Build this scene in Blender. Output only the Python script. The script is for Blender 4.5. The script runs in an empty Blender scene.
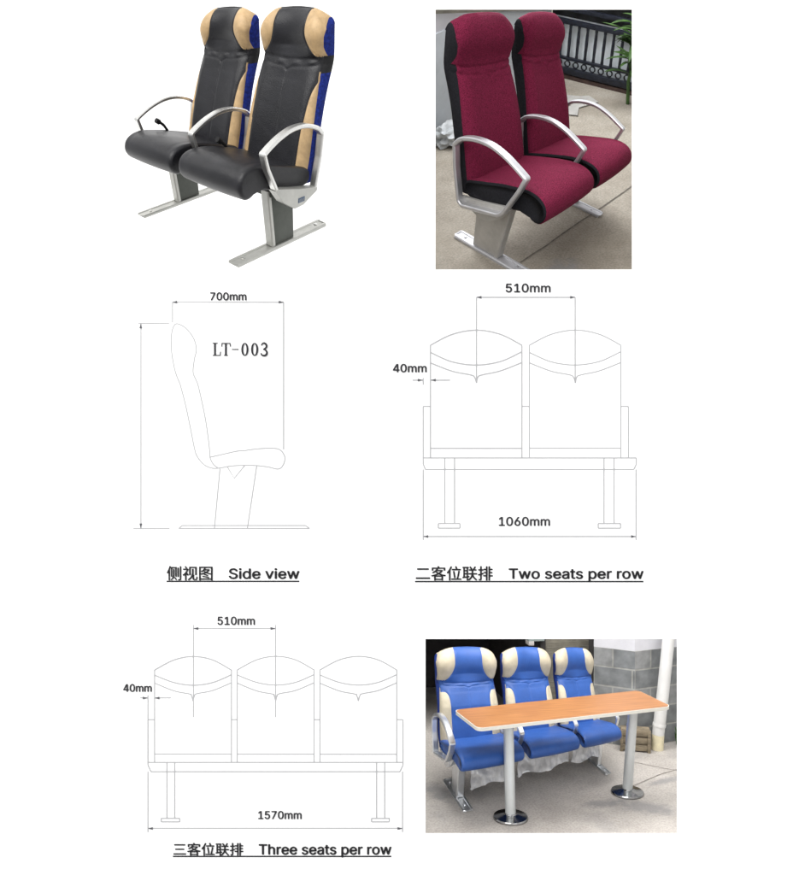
# A white display board with two open viewing niches. Full-size marine passenger seats stand in front of it and
# behind its openings; line drawings and captions are printed on it.
import bpy, bmesh, math, random
from mathutils import Vector, Matrix, noise
random.seed(7)
sc = bpy.context.scene
COL = sc.collection
PI = math.pi
# ---------------------------------------------------------------- placement
FIT = {
  'black': dict(R=[[0.83614, 0.53794, 0.1072], [-0.39247, 0.4502, 0.80205], [0.38319, -0.7127, 0.58756]],
      T=[-1.04371, 1.29498, -5.38633], t=[0.17684, 0.07197, -0.10184, 0.1468]),
  'red': dict(R=[[0.78161, -0.6232, -0.02662], [0.43774, 0.51762, 0.73516], [-0.44437, -0.58626, 0.67738]],
      T=[0.83384, 1.26885, -5.40893], t=[-0.20826, -0.19055, 0.18592, -0.181]),
  'blue': dict(R=[[0.97928, -0.20241, 0.00671], [-0.00416, 0.01301, 0.99991], [-0.20248, -0.97921, 0.0119]],
      T=[1.09979, -2.71103, -7.13831], t=[-0.11087, -0.19124, 0.3069, -0.14763]),
}

F_PX = 900.0; CX, CY = 399.5, 437.5          # focal length and centre of the photograph, in its own pixels
EYE = 3.4                                    # eye height
BOARD = 5.4                                  # distance of the board
SC = {'black': .75, 'red': 1.18, 'blue': .95}
A = Matrix(((1, 0, 0), (0, 0, -1), (0, 1, 0)))

def root_matrix(key):
    R = A @ Matrix(FIT[key]['R']); T = A @ (Vector(FIT[key]['T']) * SC[key]) + Vector((0, 0, EYE))
    return Matrix.Translation(T) @ R.to_4x4()
MW = {k: root_matrix(k) for k in FIT}

def warper(key):
    a, b, c, d = FIT[key]['t']; s = SC[key]
    def w(p):
        x, y, z = p
        return Vector((x * (1 + d * x), y * (1 + b * x) + c * x, z * (1 + a * x))) * s
    return w
def scaler(key):
    s = SC[key]
    return lambda p: Vector(p) * s
def page(u, v, lift=0.0):                    # a point of the printed board
    return Vector(((u - CX) / F_PX * BOARD, BOARD - lift, EYE - (v - CY) / F_PX * BOARD))
PXM = BOARD / F_PX

# ---------------------------------------------------------------- materials
def mat(name, col, rough=.5, metal=0., spec=.5, var=0., vscale=20., bump=0., bscale=200., kind='noise', col2=None, coat=0., detail=4., stretch=None, sheen=0.):
    m = bpy.data.materials.new(name); m.use_nodes = True
    nt = m.node_tree; b = nt.nodes['Principled BSDF']
    b.inputs['Base Color'].default_value = (*col, 1); b.inputs['Roughness'].default_value = rough
    b.inputs['Metallic'].default_value = metal; b.inputs['Specular IOR Level'].default_value = spec
    b.inputs['Coat Weight'].default_value = coat; b.inputs['Sheen Weight'].default_value = sheen
    tc = nt.nodes.new('ShaderNodeTexCoord'); src = tc.outputs['Object']
    if stretch:
        mp = nt.nodes.new('ShaderNodeMapping'); mp.inputs['Scale'].default_value = stretch
        nt.links.new(src, mp.inputs['Vector']); src = mp.outputs['Vector']
    if var or col2:
        n = nt.nodes.new('ShaderNodeTexNoise'); n.inputs['Scale'].default_value = vscale; n.inputs['Detail'].default_value = detail
        n.inputs['Roughness'].default_value = .65
        nt.links.new(src, n.inputs['Vector'])
        r = nt.nodes.new('ShaderNodeValToRGB'); nt.links.new(n.outputs['Fac'], r.inputs['Fac'])
        c2 = col2 if col2 else tuple(min(1, c * (1 + var)) for c in col)
        c1 = col if col2 else tuple(c * (1 - var) for c in col)
        r.color_ramp.elements[0].position = .36; r.color_ramp.elements[1].position = .66
        r.color_ramp.elements[0].color = (*c1, 1); r.color_ramp.elements[1].color = (*c2, 1)
        nt.links.new(r.outputs['Color'], b.inputs['Base Color'])
    if bump:
        if kind == 'noise':
            t = nt.nodes.new('ShaderNodeTexNoise'); t.inputs['Scale'].default_value = bscale; t.inputs['Detail'].default_value = 3; o = t.outputs['Fac']
        elif kind == 'cells':
            t = nt.nodes.new('ShaderNodeTexVoronoi'); t.inputs['Scale'].default_value = bscale; o = t.outputs['Distance']
        nt.links.new(src, t.inputs['Vector'])
        bp = nt.nodes.new('ShaderNodeBump'); bp.inputs['Strength'].default_value = bump; bp.inputs['Distance'].default_value = .002
        nt.links.new(o, bp.inputs['Height']); nt.links.new(bp.outputs['Normal'], b.inputs['Normal'])
    return m

M = {}
M['board'] = mat('white_board_paint', (.93, .93, .93), .9, spec=.1)
M['ink'] = mat('black_ink', (.02, .02, .022), .9, spec=.1)
M['ink_soft'] = mat('dark_grey_ink', (.032, .032, .036), .9, spec=.1)
M['ink_line'] = mat('pale_grey_ink', (.40, .40, .41), .9, spec=.1)
M['ink_arrow'] = mat('grey_ink', (.10, .10, .11), .9, spec=.1)
M['black_leather'] = mat('black_leather', (.0085, .0085, .011), .38, var=.25, vscale=9, bump=.35, bscale=260, kind='cells', spec=.38)
M['tan_leather'] = mat('tan_leather', (.42, .285, .145), .5, var=.16, vscale=22, bump=.3, bscale=260, kind='cells')
M['navy_fabric'] = mat('navy_fabric', (.010, .022, .17), .85, var=.45, vscale=90, bump=.4, bscale=420, spec=.2)
M['black_rubber'] = mat('black_trim', (.008, .008, .009), .6, spec=.3)
M['alu'] = mat('brushed_aluminium', (.74, .74, .72), .38, metal=1., var=.05, vscale=30, bump=.12, bscale=90, stretch=(1, 1, 12))
M['alu_dark'] = mat('dark_grey_steel', (.075, .082, .070), .5, metal=.35, var=.10, vscale=25)  # leg and beam metal, darker than the leg's front edge
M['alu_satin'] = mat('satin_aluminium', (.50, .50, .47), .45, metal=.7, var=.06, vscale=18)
M['alu_red'] = mat('bright_aluminium', (.58, .58, .60), .42, metal=.85, var=.04, vscale=20)
M['leg_red'] = mat('silver_coated_steel', (.46, .45, .43), .5, metal=.5, var=.08, vscale=16)
M['red_fabric'] = mat('maroon_woven_fabric', (.140, .011, .036), .9, var=.42, vscale=170, bump=.6, bscale=330, spec=.12, detail=2.)
M['black_fabric'] = mat('black_woven_fabric', (.010, .010, .013), .9, var=.3, vscale=100, bump=.6, bscale=330, spec=.2)
M['blue_leather'] = mat('royal_blue_vinyl', (.020, .076, .29), .45, var=.10, vscale=10, bump=.3, bscale=260, kind='cells', spec=.4)
M['blue_dark'] = mat('deep_blue_vinyl', (.012, .035, .20), .6, var=.12, vscale=20, spec=.3)
M['cream_leather'] = mat('cream_vinyl', (.44, .39, .29), .5, var=.10, vscale=14, bump=.3, bscale=260, kind='cells')
M['alu_blue'] = mat('polished_aluminium', (.72, .74, .76), .3, metal=.85, var=.05, vscale=20)
M['chrome'] = mat('dark_chrome', (.30, .30, .30), .15, metal=1., var=.2, vscale=8)
M['post'] = mat('silver_post', (.60, .63, .64), .35, metal=.6, var=.05, vscale=6)
M['foil'] = mat('silver_plastic_sheet', (.90, .91, .93), .26, metal=.25, var=.2, vscale=14, bump=1., bscale=28)
M['table_edge'] = mat('pale_edge_band', (.62, .60, .54), .5, var=.04)
M['badge'] = mat('badge_blue', (.05, .09, .16), .4)
M['iron'] = mat('dark_iron_paint', (.010, .012, .020), .45, var=.4, vscale=30, spec=.4)
M['pale_panel'] = mat('pale_grey_panel', (.80, .86, .90), .7, var=.10, vscale=5)
M['leaf'] = mat('leaf_green', (.035, .085, .014), .55, var=.5, vscale=12)
M['plaster'] = mat('white_plaster', (.50, .50, .53), .85, var=.06, vscale=5, bump=.2, bscale=60)
M['pipe'] = mat('white_plastic_pipe', (.66, .66, .65), .4, var=.05, vscale=4)
M['pipe_stained'] = mat('yellowed_pipe_foot', (.66, .60, .42), .6, var=.15, vscale=9)
M['dark_room'] = mat('unlit_store_shade', (.035, .032, .032), .9, var=.3, vscale=4)  # darkness of the store interior put into the colour; guide rails share it
M['shutter'] = mat('grey_brown_shutter', (.13, .12, .095), .7, var=.25, vscale=7)
M['crate'] = mat('brown_timber', (.19, .155, .105), .8, var=.35, vscale=10, stretch=(1, 1, 6))
M['plastic_bag'] = mat('white_plastic_bag', (.42, .44, .45), .5, var=.2, vscale=12)

def wood():
    m = bpy.data.materials.new('orange_wood_laminate'); m.use_nodes = True; nt = m.node_tree; b = nt.nodes['Principled BSDF']
    tc = nt.nodes.new('ShaderNodeTexCoord'); mp = nt.nodes.new('ShaderNodeMapping'); mp.inputs['Scale'].default_value = (.7, 9, 9)
    n = nt.nodes.new('ShaderNodeTexNoise'); n.inputs['Scale'].default_value = 6; n.inputs['Detail'].default_value = 8; n.inputs['Distortion'].default_value = .6
    r = nt.nodes.new('ShaderNodeValToRGB'); e = r.color_ramp.elements
    e[0].position = .30; e[0].color = (.22, .085, .024, 1); e[1].position = .72; e[1].color = (.37, .165, .055, 1)
    nt.links.new(tc.outputs['Object'], mp.inputs['Vector']); nt.links.new(mp.outputs['Vector'], n.inputs['Vector'])
    nt.links.new(n.outputs['Fac'], r.inputs['Fac']); nt.links.new(r.outputs['Color'], b.inputs['Base Color']); b.inputs['Roughness'].default_value = .4
    return m
M['wood'] = wood()

def concrete(name, c1, c2, stain=(.2, .19, .17), sscale=1.2, slo=.58, shi=.75, mpos=(0, 0, 0), spots=()):
    m = bpy.data.materials.new(name); m.use_nodes = True; nt = m.node_tree; b = nt.nodes['Principled BSDF']; N = nt.nodes.new; L = nt.links.new
    tc = N('ShaderNodeTexCoord')
    n1 = N('ShaderNodeTexNoise'); n1.inputs['Scale'].default_value = 2.2; n1.inputs['Detail'].default_value = 9; n1.inputs['Roughness'].default_value = .7
    r1 = N('ShaderNodeValToRGB'); r1.color_ramp.elements[0].position = .32; r1.color_ramp.elements[1].position = .68
    r1.color_ramp.elements[0].color = (*c1, 1); r1.color_ramp.elements[1].color = (*c2, 1)
    n2 = N('ShaderNodeTexNoise'); n2.inputs['Scale'].default_value = 70; n2.inputs['Detail'].default_value = 5
    mx = N('ShaderNodeMix'); mx.data_type = 'RGBA'; mx.blend_type = 'MULTIPLY'; mx.inputs['Factor'].default_value = .55
    r2 = N('ShaderNodeValToRGB'); r2.color_ramp.elements[0].position = .35; r2.color_ramp.elements[1].position = .6
    r2.color_ramp.elements[0].color = (.55, .55, .55, 1); r2.color_ramp.elements[1].color = (1, 1, 1, 1)
    mp = N('ShaderNodeMapping'); mp.inputs['Location'].default_value = mpos
    n3 = N('ShaderNodeTexNoise'); n3.inputs['Scale'].default_value = sscale; n3.inputs['Detail'].default_value = 6; n3.inputs['Roughness'].default_value = .6
    r3 = N('ShaderNodeValToRGB'); r3.color_ramp.elements[0].position = slo; r3.color_ramp.elements[1].position = shi
    r3.color_ramp.elements[0].color = (0, 0, 0, 1); r3.color_ramp.elements[1].color = (.75, .75, .75, 1)
    mx2 = N('ShaderNodeMix'); mx2.data_type = 'RGBA'; mx2.inputs[7].default_value = (*stain, 1)
    L(tc.outputs['Object'], n1.inputs['Vector']); L(tc.outputs['Object'], n2.inputs['Vector']); L(tc.outputs['Object'], mp.inputs['Vector']); L(mp.outputs['Vector'], n3.inputs['Vector'])
    L(n1.outputs['Fac'], r1.inputs['Fac']); L(n2.outputs['Fac'], r2.inputs['Fac']); L(n3.outputs['Fac'], r3.inputs['Fac'])
    L(r1.outputs['Color'], mx.inputs[6]); L(r2.outputs['Color'], mx.inputs[7])
    L(mx.outputs[2], mx2.inputs[6]); L(r3.outputs['Color'], mx2.inputs[0]); L(mx2.outputs[2], b.inputs['Base Color'])
    out = mx2.outputs[2]
    for (sx, sy, rx, ry, rot) in spots:       # old spills worn into the paving
        g = N('ShaderNodeMapping'); g.vector_type = 'TEXTURE'; g.inputs['Location'].default_value = (sx, sy, 0); g.inputs['Scale'].default_value = (rx, ry, 1); g.inputs['Rotation'].default_value = (0, 0, rot)
        gr = N('ShaderNodeTexGradient'); gr.gradient_type = 'SPHERICAL'; L(tc.outputs['Object'], g.inputs['Vector']); L(g.outputs['Vector'], gr.inputs['Vector'])
        ns = N('ShaderNodeTexNoise'); ns.inputs['Scale'].default_value = 14; ns.inputs['Detail'].default_value = 6; L(tc.outputs['Object'], ns.inputs['Vector'])
        ma = N('ShaderNodeMath'); ma.operation = 'MULTIPLY'; L(gr.outputs['Fac'], ma.inputs[0]); L(ns.outputs['Fac'], ma.inputs[1])
        rr = N('ShaderNodeValToRGB'); rr.color_ramp.elements[0].position = .10; rr.color_ramp.elements[1].position = .34; rr.color_ramp.elements[0].color = (0, 0, 0, 1); rr.color_ramp.elements[1].color = (.65, .65, .65, 1); L(ma.outputs[0], rr.inputs['Fac'])
        m3 = N('ShaderNodeMix'); m3.data_type = 'RGBA'; m3.inputs[7].default_value = (.19, .19, .195, 1); L(rr.outputs['Color'], m3.inputs[0]); L(out, m3.inputs[6]); out = m3.outputs[2]
    L(out, b.inputs['Base Color'])
    b.inputs['Roughness'].default_value = .85
    bp = N('ShaderNodeBump'); bp.inputs['Strength'].default_value = .35; bp.inputs['Distance'].default_value = .004
    L(n2.outputs['Fac'], bp.inputs['Height']); L(bp.outputs['Normal'], b.inputs['Normal'])
    return m
M['concrete_red'] = concrete('warm_grey_concrete', (.220, .192, .155), (.38, .345, .288), stain=(.20, .17, .13), slo=.52, shi=.8, spots=((-.35, -.55, .35, .22, .4), (1.0, -.35, .5, .16, .2)))
M['concrete_blue'] = concrete('pale_pinkish_concrete', (.35, .325, .30), (.50, .47, .44), stain=(.24, .235, .23), sscale=1.6, slo=.55, shi=.72, mpos=(3.1, 1.2, 0), spots=((.56, -.62, .34, .17, -.5), (.30, -.50, .26, .10, .1), (.95, -.20, .30, .07, .3), (-.78, -.1, .16, .30, .3)))
M['wall_grey'] = mat('blue_grey_wall_paint', (.43, .46, .49), .85, var=.10, vscale=3, bump=.2, bscale=50)

def blocks():
    m = bpy.data.materials.new('grey_concrete_blocks'); m.use_nodes = True; nt = m.node_tree; b = nt.nodes['Principled BSDF']; N = nt.nodes.new; L = nt.links.new
    at = N('ShaderNodeAttribute'); at.attribute_name = 'wall_uv'
    br = N('ShaderNodeTexBrick'); br.inputs['Scale'].default_value = 1.0; br.inputs['Brick Width'].default_value = .34; br.inputs['Row Height'].default_value = .17
    br.inputs['Mortar Size'].default_value = .007; br.inputs['Color1'].default_value = (.17, .18, .185, 1); br.inputs['Color2'].default_value = (.25, .255, .255, 1); br.inputs['Mortar'].default_value = (.32, .32, .30, 1)
    n = N('ShaderNodeTexNoise'); n.inputs['Scale'].default_value = 9; n.inputs['Detail'].default_value = 8
    r = N('ShaderNodeValToRGB'); r.color_ramp.elements[0].position = .3; r.color_ramp.elements[1].position = .7; r.color_ramp.elements[0].color = (.6, .6, .6, 1); r.color_ramp.elements[1].color = (1.15, 1.15, 1.15, 1)
    mx = N('ShaderNodeMix'); mx.data_type = 'RGBA'; mx.blend_type = 'MULTIPLY'; mx.inputs['Factor'].default_value = 1
    L(at.outputs['Vector'], br.inputs['Vector']); L(at.outputs['Vector'], n.inputs['Vector']); L(n.outputs['Fac'], r.inputs['Fac'])
    L(br.outputs['Color'], mx.inputs[6]); L(r.outputs['Color'], mx.inputs[7]); L(mx.outputs[2], b.inputs['Base Color']); b.inputs['Roughness'].default_value = .9
    bp = N('ShaderNodeBump'); bp.inputs['Strength'].default_value = .6; bp.inputs['Distance'].default_value = .006; bp.invert = True
    L(br.outputs['Fac'], bp.inputs['Height']); L(bp.outputs['Normal'], b.inputs['Normal'])
    return m
M['blocks'] = blocks()

# ---------------------------------------------------------------- helpers
def link(name, me, m, parent=None, mw=None, smooth=None):
    o = bpy.data.objects.new(name, me); COL.objects.link(o)
    if m: me.materials.append(m)
    if smooth is not None and len(me.polygons):
        me.polygons.foreach_set('use_smooth', [True] * len(me.polygons))
        if smooth < 179: me.set_sharp_from_angle(angle=math.radians(smooth))
    if parent: o.parent = parent
    elif mw is not None: o.matrix_world = mw
    return o
def from_bm(name, bm, m, parent=None, mw=None, smooth=35, warp=None):
    if warp:
        for v in bm.verts: v.co = warp(v.co)
    bmesh.ops.recalc_face_normals(bm, faces=bm.faces)
    me = bpy.data.meshes.new(name); bm.to_mesh(me); bm.free()
    return link(name, me, m, parent, mw, smooth)
def from_data(name, vs, fs, m, parent=None, mw=None, smooth=180, warp=None):
    if warp: vs = [warp(v) for v in vs]
    used = sorted({i for f in fs for i in f}); mp = {i: k for k, i in enumerate(used)}
    me = bpy.data.meshes.new(name); me.from_pydata([tuple(vs[i]) for i in used], [], [[mp[i] for i in f] for f in fs]); me.update()
    return link(name, me, m, parent, mw, smooth)
def tag(o, label=None, cat=None, group=None, kind=None):
    if label: o['label'] = label
    if cat: o['category'] = cat
    if group: o['group'] = group
    if kind: o['kind'] = kind
    return o
def thing(name, label, cat, mw, group=None):
    o = bpy.data.objects.new(name, None); COL.objects.link(o); o.matrix_world = mw; o.empty_display_size = .1
    return tag(o, label, cat, group)
def box(bm, x0, x1, y0, y1, z0, z1, bev=0.):
    vs = [bm.verts.new((x, y, z)) for x in (x0, x1) for y in (y0, y1) for z in (z0, z1)]
    fs = [bm.faces.new([vs[i] for i in q]) for q in ((0, 1, 3, 2), (4, 6, 7, 5), (0, 4, 5, 1), (2, 3, 7, 6), (0, 2, 6, 4), (1, 5, 7, 3))]
    if bev:
        es = {e for f in fs for e in f.edges}
        bmesh.ops.bevel(bm, geom=list(es), offset=bev, segments=2, affect='EDGES', profile=.6)
def prism(bm, poly, x0, x1, bev=0.):         # polygon in (y, z) extruded along x
    a = [bm.verts.new((x0, y, z)) for y, z in poly]; b = [bm.verts.new((x1, y, z)) for y, z in poly]
    fs = [bm.faces.new(a), bm.faces.new(list(reversed(b)))]
    n = len(poly)
    for i in range(n): fs.append(bm.faces.new((a[i], b[i], b[(i + 1) % n], a[(i + 1) % n])))
    if bev:
        bmesh.ops.bevel(bm, geom=list({e for f in fs for e in f.edges}), offset=bev, segments=2, affect='EDGES', profile=.6)
def tube(bm, pts, r, seg=10, cap=True):
    pts = [Vector(p) for p in pts]; rings = []; n = len(pts)
    for i, p in enumerate(pts):
        d = (pts[min(i + 1, n - 1)] - pts[max(i - 1, 0)]).normalized()
        up = Vector((0, 0, 1)) if abs(d.z) < .9 else Vector((1, 0, 0))
        a = d.cross(up).normalized(); b = d.cross(a)
        rr = r[i] if isinstance(r, (list, tuple)) else r
        rings.append([bm.verts.new(p + (a * math.cos(t) + b * math.sin(t)) * rr) for t in [2 * PI * k / seg for k in range(seg)]])
    for i in range(n - 1):
        for k in range(seg): bm.faces.new((rings[i][k], rings[i][(k + 1) % seg], rings[i + 1][(k + 1) % seg], rings[i + 1][k]))
    if cap: bm.faces.new(rings[0]); bm.faces.new(list(reversed(rings[-1])))
def lathe(bm, prof, seg=32, c=(0, 0, 0)):
    rings = [[bm.verts.new((c[0] + r * math.cos(2 * PI * k / seg), c[1] + r * math.sin(2 * PI * k / seg), c[2] + z)) for k in range(seg)] for r, z in prof]
    for i in range(len(rings) - 1):
        for k in range(seg): bm.faces.new((rings[i][k], rings[i][(k + 1) % seg], rings[i + 1][(k + 1) % seg], rings[i + 1][k]))
    bm.faces.new(rings[0]); bm.faces.new(list(reversed(rings[-1])))
def interp(tab, z):
    if z <= tab[0][0]: return tab[0][1]
    for (a, p), (b, q) in zip(tab, tab[1:]):
        if z <= b:
            i = tab.index((a, p)); t = (z - a) / (b - a); h = b - a
            m0 = (q - tab[i - 1][1]) / (b - tab[i - 1][0]) * h if i > 0 else q - p
            m1 = (tab[i + 2][1] - p) / (tab[i + 2][0] - a) * h if i + 2 < len(tab) else q - p
            t2, t3 = t * t, t ** 3
            return (2 * t3 - 3 * t2 + 1) * p + (t3 - 2 * t2 + t) * m0 + (-2 * t3 + 3 * t2) * q + (t3 - t2) * m1
    return tab[-1][1]
def crspline(P, n=6, closed=True):
    out = []; N_ = len(P)
    for i in range(N_ if closed else N_ - 1):
        p0, p1, p2, p3 = (P[(i + k) % N_] if closed else P[max(0, min(N_ - 1, i + k))] for k in (-1, 0, 1, 2))
        for k in range(n):
            t = k / n
            out.append(tuple(.5 * ((2 * b) + (-a + c) * t + (2 * a - 5 * b + 4 * c - d) * t * t + (-a + 3 * b - 3 * c + d) * t ** 3) for a, b, c, d in zip(p0, p1, p2, p3)))
    if not closed: out.append(tuple(P[-1]))
    return out
def chaikin(P, it=2, closed=True, q=.25):
    for _ in range(it):
        o = []; n = len(P)
        for i in range(n if closed else n - 1):
            a, b = P[i], P[(i + 1) % n]
            o.append(tuple(u * (1 - q) + v * q for u, v in zip(a, b))); o.append(tuple(u * q + v * (1 - q) for u, v in zip(a, b)))
        if not closed: o = [P[0]] + o + [P[-1]]
        P = o
    return P

# ---------------------------------------------------------------- one upholstered backrest
REAR = [(.28, .20), (.45, .235), (.57, .258), (.72, .288), (.81, .314), (.90, .344), (.97, .348), (1.03, .340), (1.10, .325), (1.17, .305)]
EDGE = [(.28, .12), (.41, .150), (.60, .188), (.79, .236), (.86, .260), (.915, .276), (.97, .266), (1.04, .252), (1.10, .260), (1.17, .285)]
BULG = [(.28, .045), (.45, .050), (.70, .046), (.86, .036), (.91, .032), (.97, .037), (1.04, .042), (1.12, .040), (1.17, .036)]
HALF_BLUE = [(.28, .215), (.42, .226), (.58, .224), (.75, .216), (.86, .208), (.915, .208), (.97, .220), (1.04, .229), (1.10, .227), (1.17, .218)]
HALF = [(.28, .215), (.42, .224), (.58, .220), (.75, .208), (.86, .198), (.915, .195), (.97, .200), (1.04, .206), (1.10, .203), (1.17, .197)]
Z0 = .33
def ztop(a):
    a = abs(a); k = max(0., (a - .50) / .50)
    return 1.153 - .016 * a * a - .095 * (1 - math.sqrt(max(0., 1 - k * k * .985)))
def gss(d, w): return math.exp(-(d / w) ** 2)
def wing_head(z, style):                     # half width of the centre panel on the headrest
    return .104 if z > 1.07 else .104 + .112 * (1 - math.sqrt(max(0., 1 - ((1.07 - z) / .137) ** 2)))
def wing_low(z, style='black'):                             # inner edge of the lower side strip
    if z > .862: return 9
    if style == 'blue': return .150 + .07 * math.exp(-(.862 - z) / .035)
    return .176 + .045 * math.exp(-(.862 - z) / .06) - .004 * (z < .6)
def crease_z(x): return .930 - .016 * (1 - (x / .22) ** 2)
def vee_z(x): return .888 + .012 * (abs(x) / .2) ** 1.5 - .016 * gss(x, .018) - .012 * (1 - (x / .22) ** 2)

def build_backrest(parent, cx, W, style, mats):
    NA, NB = 96, 150
    HALF = HALF_BLUE if style == 'blue' else globals()['HALF']
    vs, info = [], []
    def front(a, b):
        zt = ztop(a); z = Z0 + (zt - Z0) * b; w = interp(HALF, z)
        x = a * w
        d = min((1 - abs(a)) * w, (zt - z), (z - Z0) * 1.4)
        d2 = (1 - abs(a)) * w; d3 = zt - z
        r = .075
        h1 = min(1, d2 / r); h2 = min(1, d3 / .075); h3 = min(1, (z - Z0) / .05)
        f = math.sqrt(max(0, 1 - (1 - h1) ** 2)) * math.sqrt(max(0, 1 - (1 - h2) ** 2)) * math.sqrt(max(0, 1 - (1 - h3) ** 2))
        y = interp(EDGE, z) - (interp(BULG, z) - (.014 * min(1, max(0, z - .9) / .06) if style == 'red' else 0)) * f
        if z > .92 and style != 'red': y += .034 * max(0, 1 - (x / .165) ** 2) ** 1.5 * min(1, (z - .92) / .06)
        # side bolsters of the lower back, creases, seams
        if z < .90: y += .010 * (1 - min(1, abs(x) / .15) ** 2) * min(1, (.90 - z) / .08)
        y += .0065 * gss(z - crease_z(x), .009 if style != 'red' else .0065) + .004 * gss(z - vee_z(x), .006)
        y += .004 * gss(z - crease_z(x) + .016, .012) * math.sin(x * 60 + cx * 9)
        if style == 'black': y += .0022 * max(0, noise.noise(Vector((x * 5 + 3, (z + x * .35) * 16, cx * 11)))) * min(1, abs(z - .95) / .05)
        if style == 'red': y += .003 * gss(z - crease_z(x) + .035 - .05 * abs(x) * (x + .1), .005) * (.5 + .5 * math.sin(x * 31 + cx * 20)) + .0025 * gss(z - crease_z(x) + .06 + .08 * x, .006) * max(0, math.sin(x * 14 + 1 + cx * 9))
        if z < .87 and style != 'red': y += .003 * gss(x, .005)
        if style != 'red':
            if z > .935: y += .0045 * gss(abs(x) - wing_head(z, style), .006)
            elif z < .862: y += .0045 * gss(abs(x) - wing_low(z, style), .006)
        y += .0035 * noise.noise(Vector((x * 9 + cx * 7, z * 5, 3.1))) * (1 - .3 * f)
        return (x, y, z)
    def region_front(a, b):
        x, y, z = front(a, b)
        if style == 'red': return 'centre'
        if z > .935 and abs(x) > wing_head(z, style): return 'head_l' if x < 0 else 'head_r'
        if z < .862 and abs(x) > wing_low(z, style): return 'low_l' if x < 0 else 'low_r'
        return 'centre'
    # nonuniform grid, finer near the rim
    KC = 30                                   # columns on each side of the middle that belong to the centre panel
    def ab(z, w):
        if style == 'red': v = .70
        elif z > .935: v = wing_head(z, style) / w
        elif z > .862: v = .985
        else: v = wing_low(z, style) / w
        return max(.30, min(.985, v))
    def amap(i, b):
        k = i - NA // 2; sg = -1 if k < 0 else 1; k = abs(k)
        a = .6
        for _ in range(3):
            z = Z0 + (ztop(a) - Z0) * b; a = ab(z, interp(HALF, z))
        if k <= KC: return sg * a * k / KC
        t = (k - KC) / (NA // 2 - KC); t = math.sin(t * PI / 2 * .9) / math.sin(PI / 2 * .9)
        return sg * (a + (1 - a) * t)
    gb = [1 - (1 - j / NB) ** 1.25 for j in range(NB + 1)]
    idx = {}
    for i in range(NA + 1):
        for j, b in enumerate(gb):
            idx[i, j] = len(vs); vs.append(front(amap(i, b), b))
    faces = {}
    for i in range(NA):
        for j in range(NB):
            z = vs[idx[i, j]][2]; out = abs(i + .5 - NA / 2) > KC
            if style == 'red' or not out or .862 < z < .935: r = 'centre'
            else: r = ('head_' if z > .9 else 'low_') + ('l' if i < NA / 2 else 'r')
            faces.setdefault(r, []).append((idx[i, j], idx[i + 1, j], idx[i + 1, j + 1], idx[i, j + 1]))
    # rim: left column, top row, right column swept back to the rear
    rim = [(0, j) for j in range(NB + 1)] + [(i, NB) for i in range(1, NA + 1)] + [(NA, j) for j in range(NB - 1, -1, -1)]
    NS = 14; prev = [idx[k] for k in rim]; ringz = [vs[i] for i in prev]
    KL = 5
    def lens(z):
        if z > 1.0: v = 1 - math.sqrt(max(0., 1 - ((z - 1.0) / .098) ** 2))
        else: v = .30 * (max(0, 1.0 - z) / .065) ** 1.8
        return max(.03, min(.97, v)) if z > .9 else .3
    for s in range(1, NS + 1):
        cur = []
        for (i, j), p in zip(rim, ringz):
            x, y, z = p; l_ = lens(z) if (j < NB or abs(x) > .13) else .5
            t = l_ * s / KL if s <= KL else l_ + (1 - l_) * (s - KL) / (NS - KL)
            yb = interp(REAR, z)
            rr = .014; off = 0
            if t > .8: off = rr * (1 - math.sqrt(max(0, 1 - ((t - .8) / .2) ** 2)))
            sg = -1 if i == 0 else (1 if i == NA else 0)
            bow = .006 * math.sin(PI * min(1, t / .8))
            cur.append(len(vs)); hw = interp(HALF, z); a_ = min(1., abs(x) / hw); wd = math.copysign(max(0., .222 - hw) * t * a_ ** 4, x)
            lf_ = .034 * t * a_ ** 5 * max(0., min(1., (z - .99) / .06))
            vs.append((x + sg * (bow - off) + wd - (0 if sg else x * off * 1.5), y + (yb - y) * t, z + lf_ - (off if j == NB else 0) + (bow * .8 if j == NB else 0)))
        for k in range(len(rim) - 1):
            z = (ringz[k][2] + ringz[k + 1][2]) / 2; x = ringz[k][0]; side = abs(x) > .13
            back_ = s > KL
            if style == 'red':
                r = ('side' if back_ and z < 1.105 else 'centre') if (side and z > .93) else ('side' if side else 'centre')
            elif side and z < 1.098 and rim[k][1] < NB or side and z < 1.09:
                r = ('side' if back_ else ('head_l' if x < 0 else 'head_r')) if z > .935 else ('neck' if z > .858 else 'side')
            else: r = 'centre' if abs(x) < .108 else ('head_l' if x < 0 else 'head_r')
            faces.setdefault(r, []).append((prev[k], prev[k + 1], cur[k + 1], cur[k]))
        prev = cur
    # rear shell and underside
    mid = {}
    cols = len(rim)
    rear = []
    for j in range(NB):
        l0, l1 = prev[j], prev[j + 1]; r0, r1 = prev[cols - 1 - j], prev[cols - 2 - j]
        rear.append((l0, r0, r1, l1))
    top = [prev[k] for k in range(NB, NB + NA + 1)]
    rear.append(tuple(top))
    w = mats['warp']
    def shift(p): return w((p[0] + cx, p[1], mats['zmap'](p[2])))
    V = [shift(p) for p in vs]
    o = from_data('backrest', V, faces['centre'], mats['main'], parent)
    from_data('rear_shell', V, rear, mats['shell'], o, smooth=35)
    names = {'head_l': 'headrest_wing', 'head_r': 'headrest_wing', 'low_l': 'side_strip', 'low_r': 'side_strip', 'side': 'side_panel', 'neck': 'neck_band'}
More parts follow.
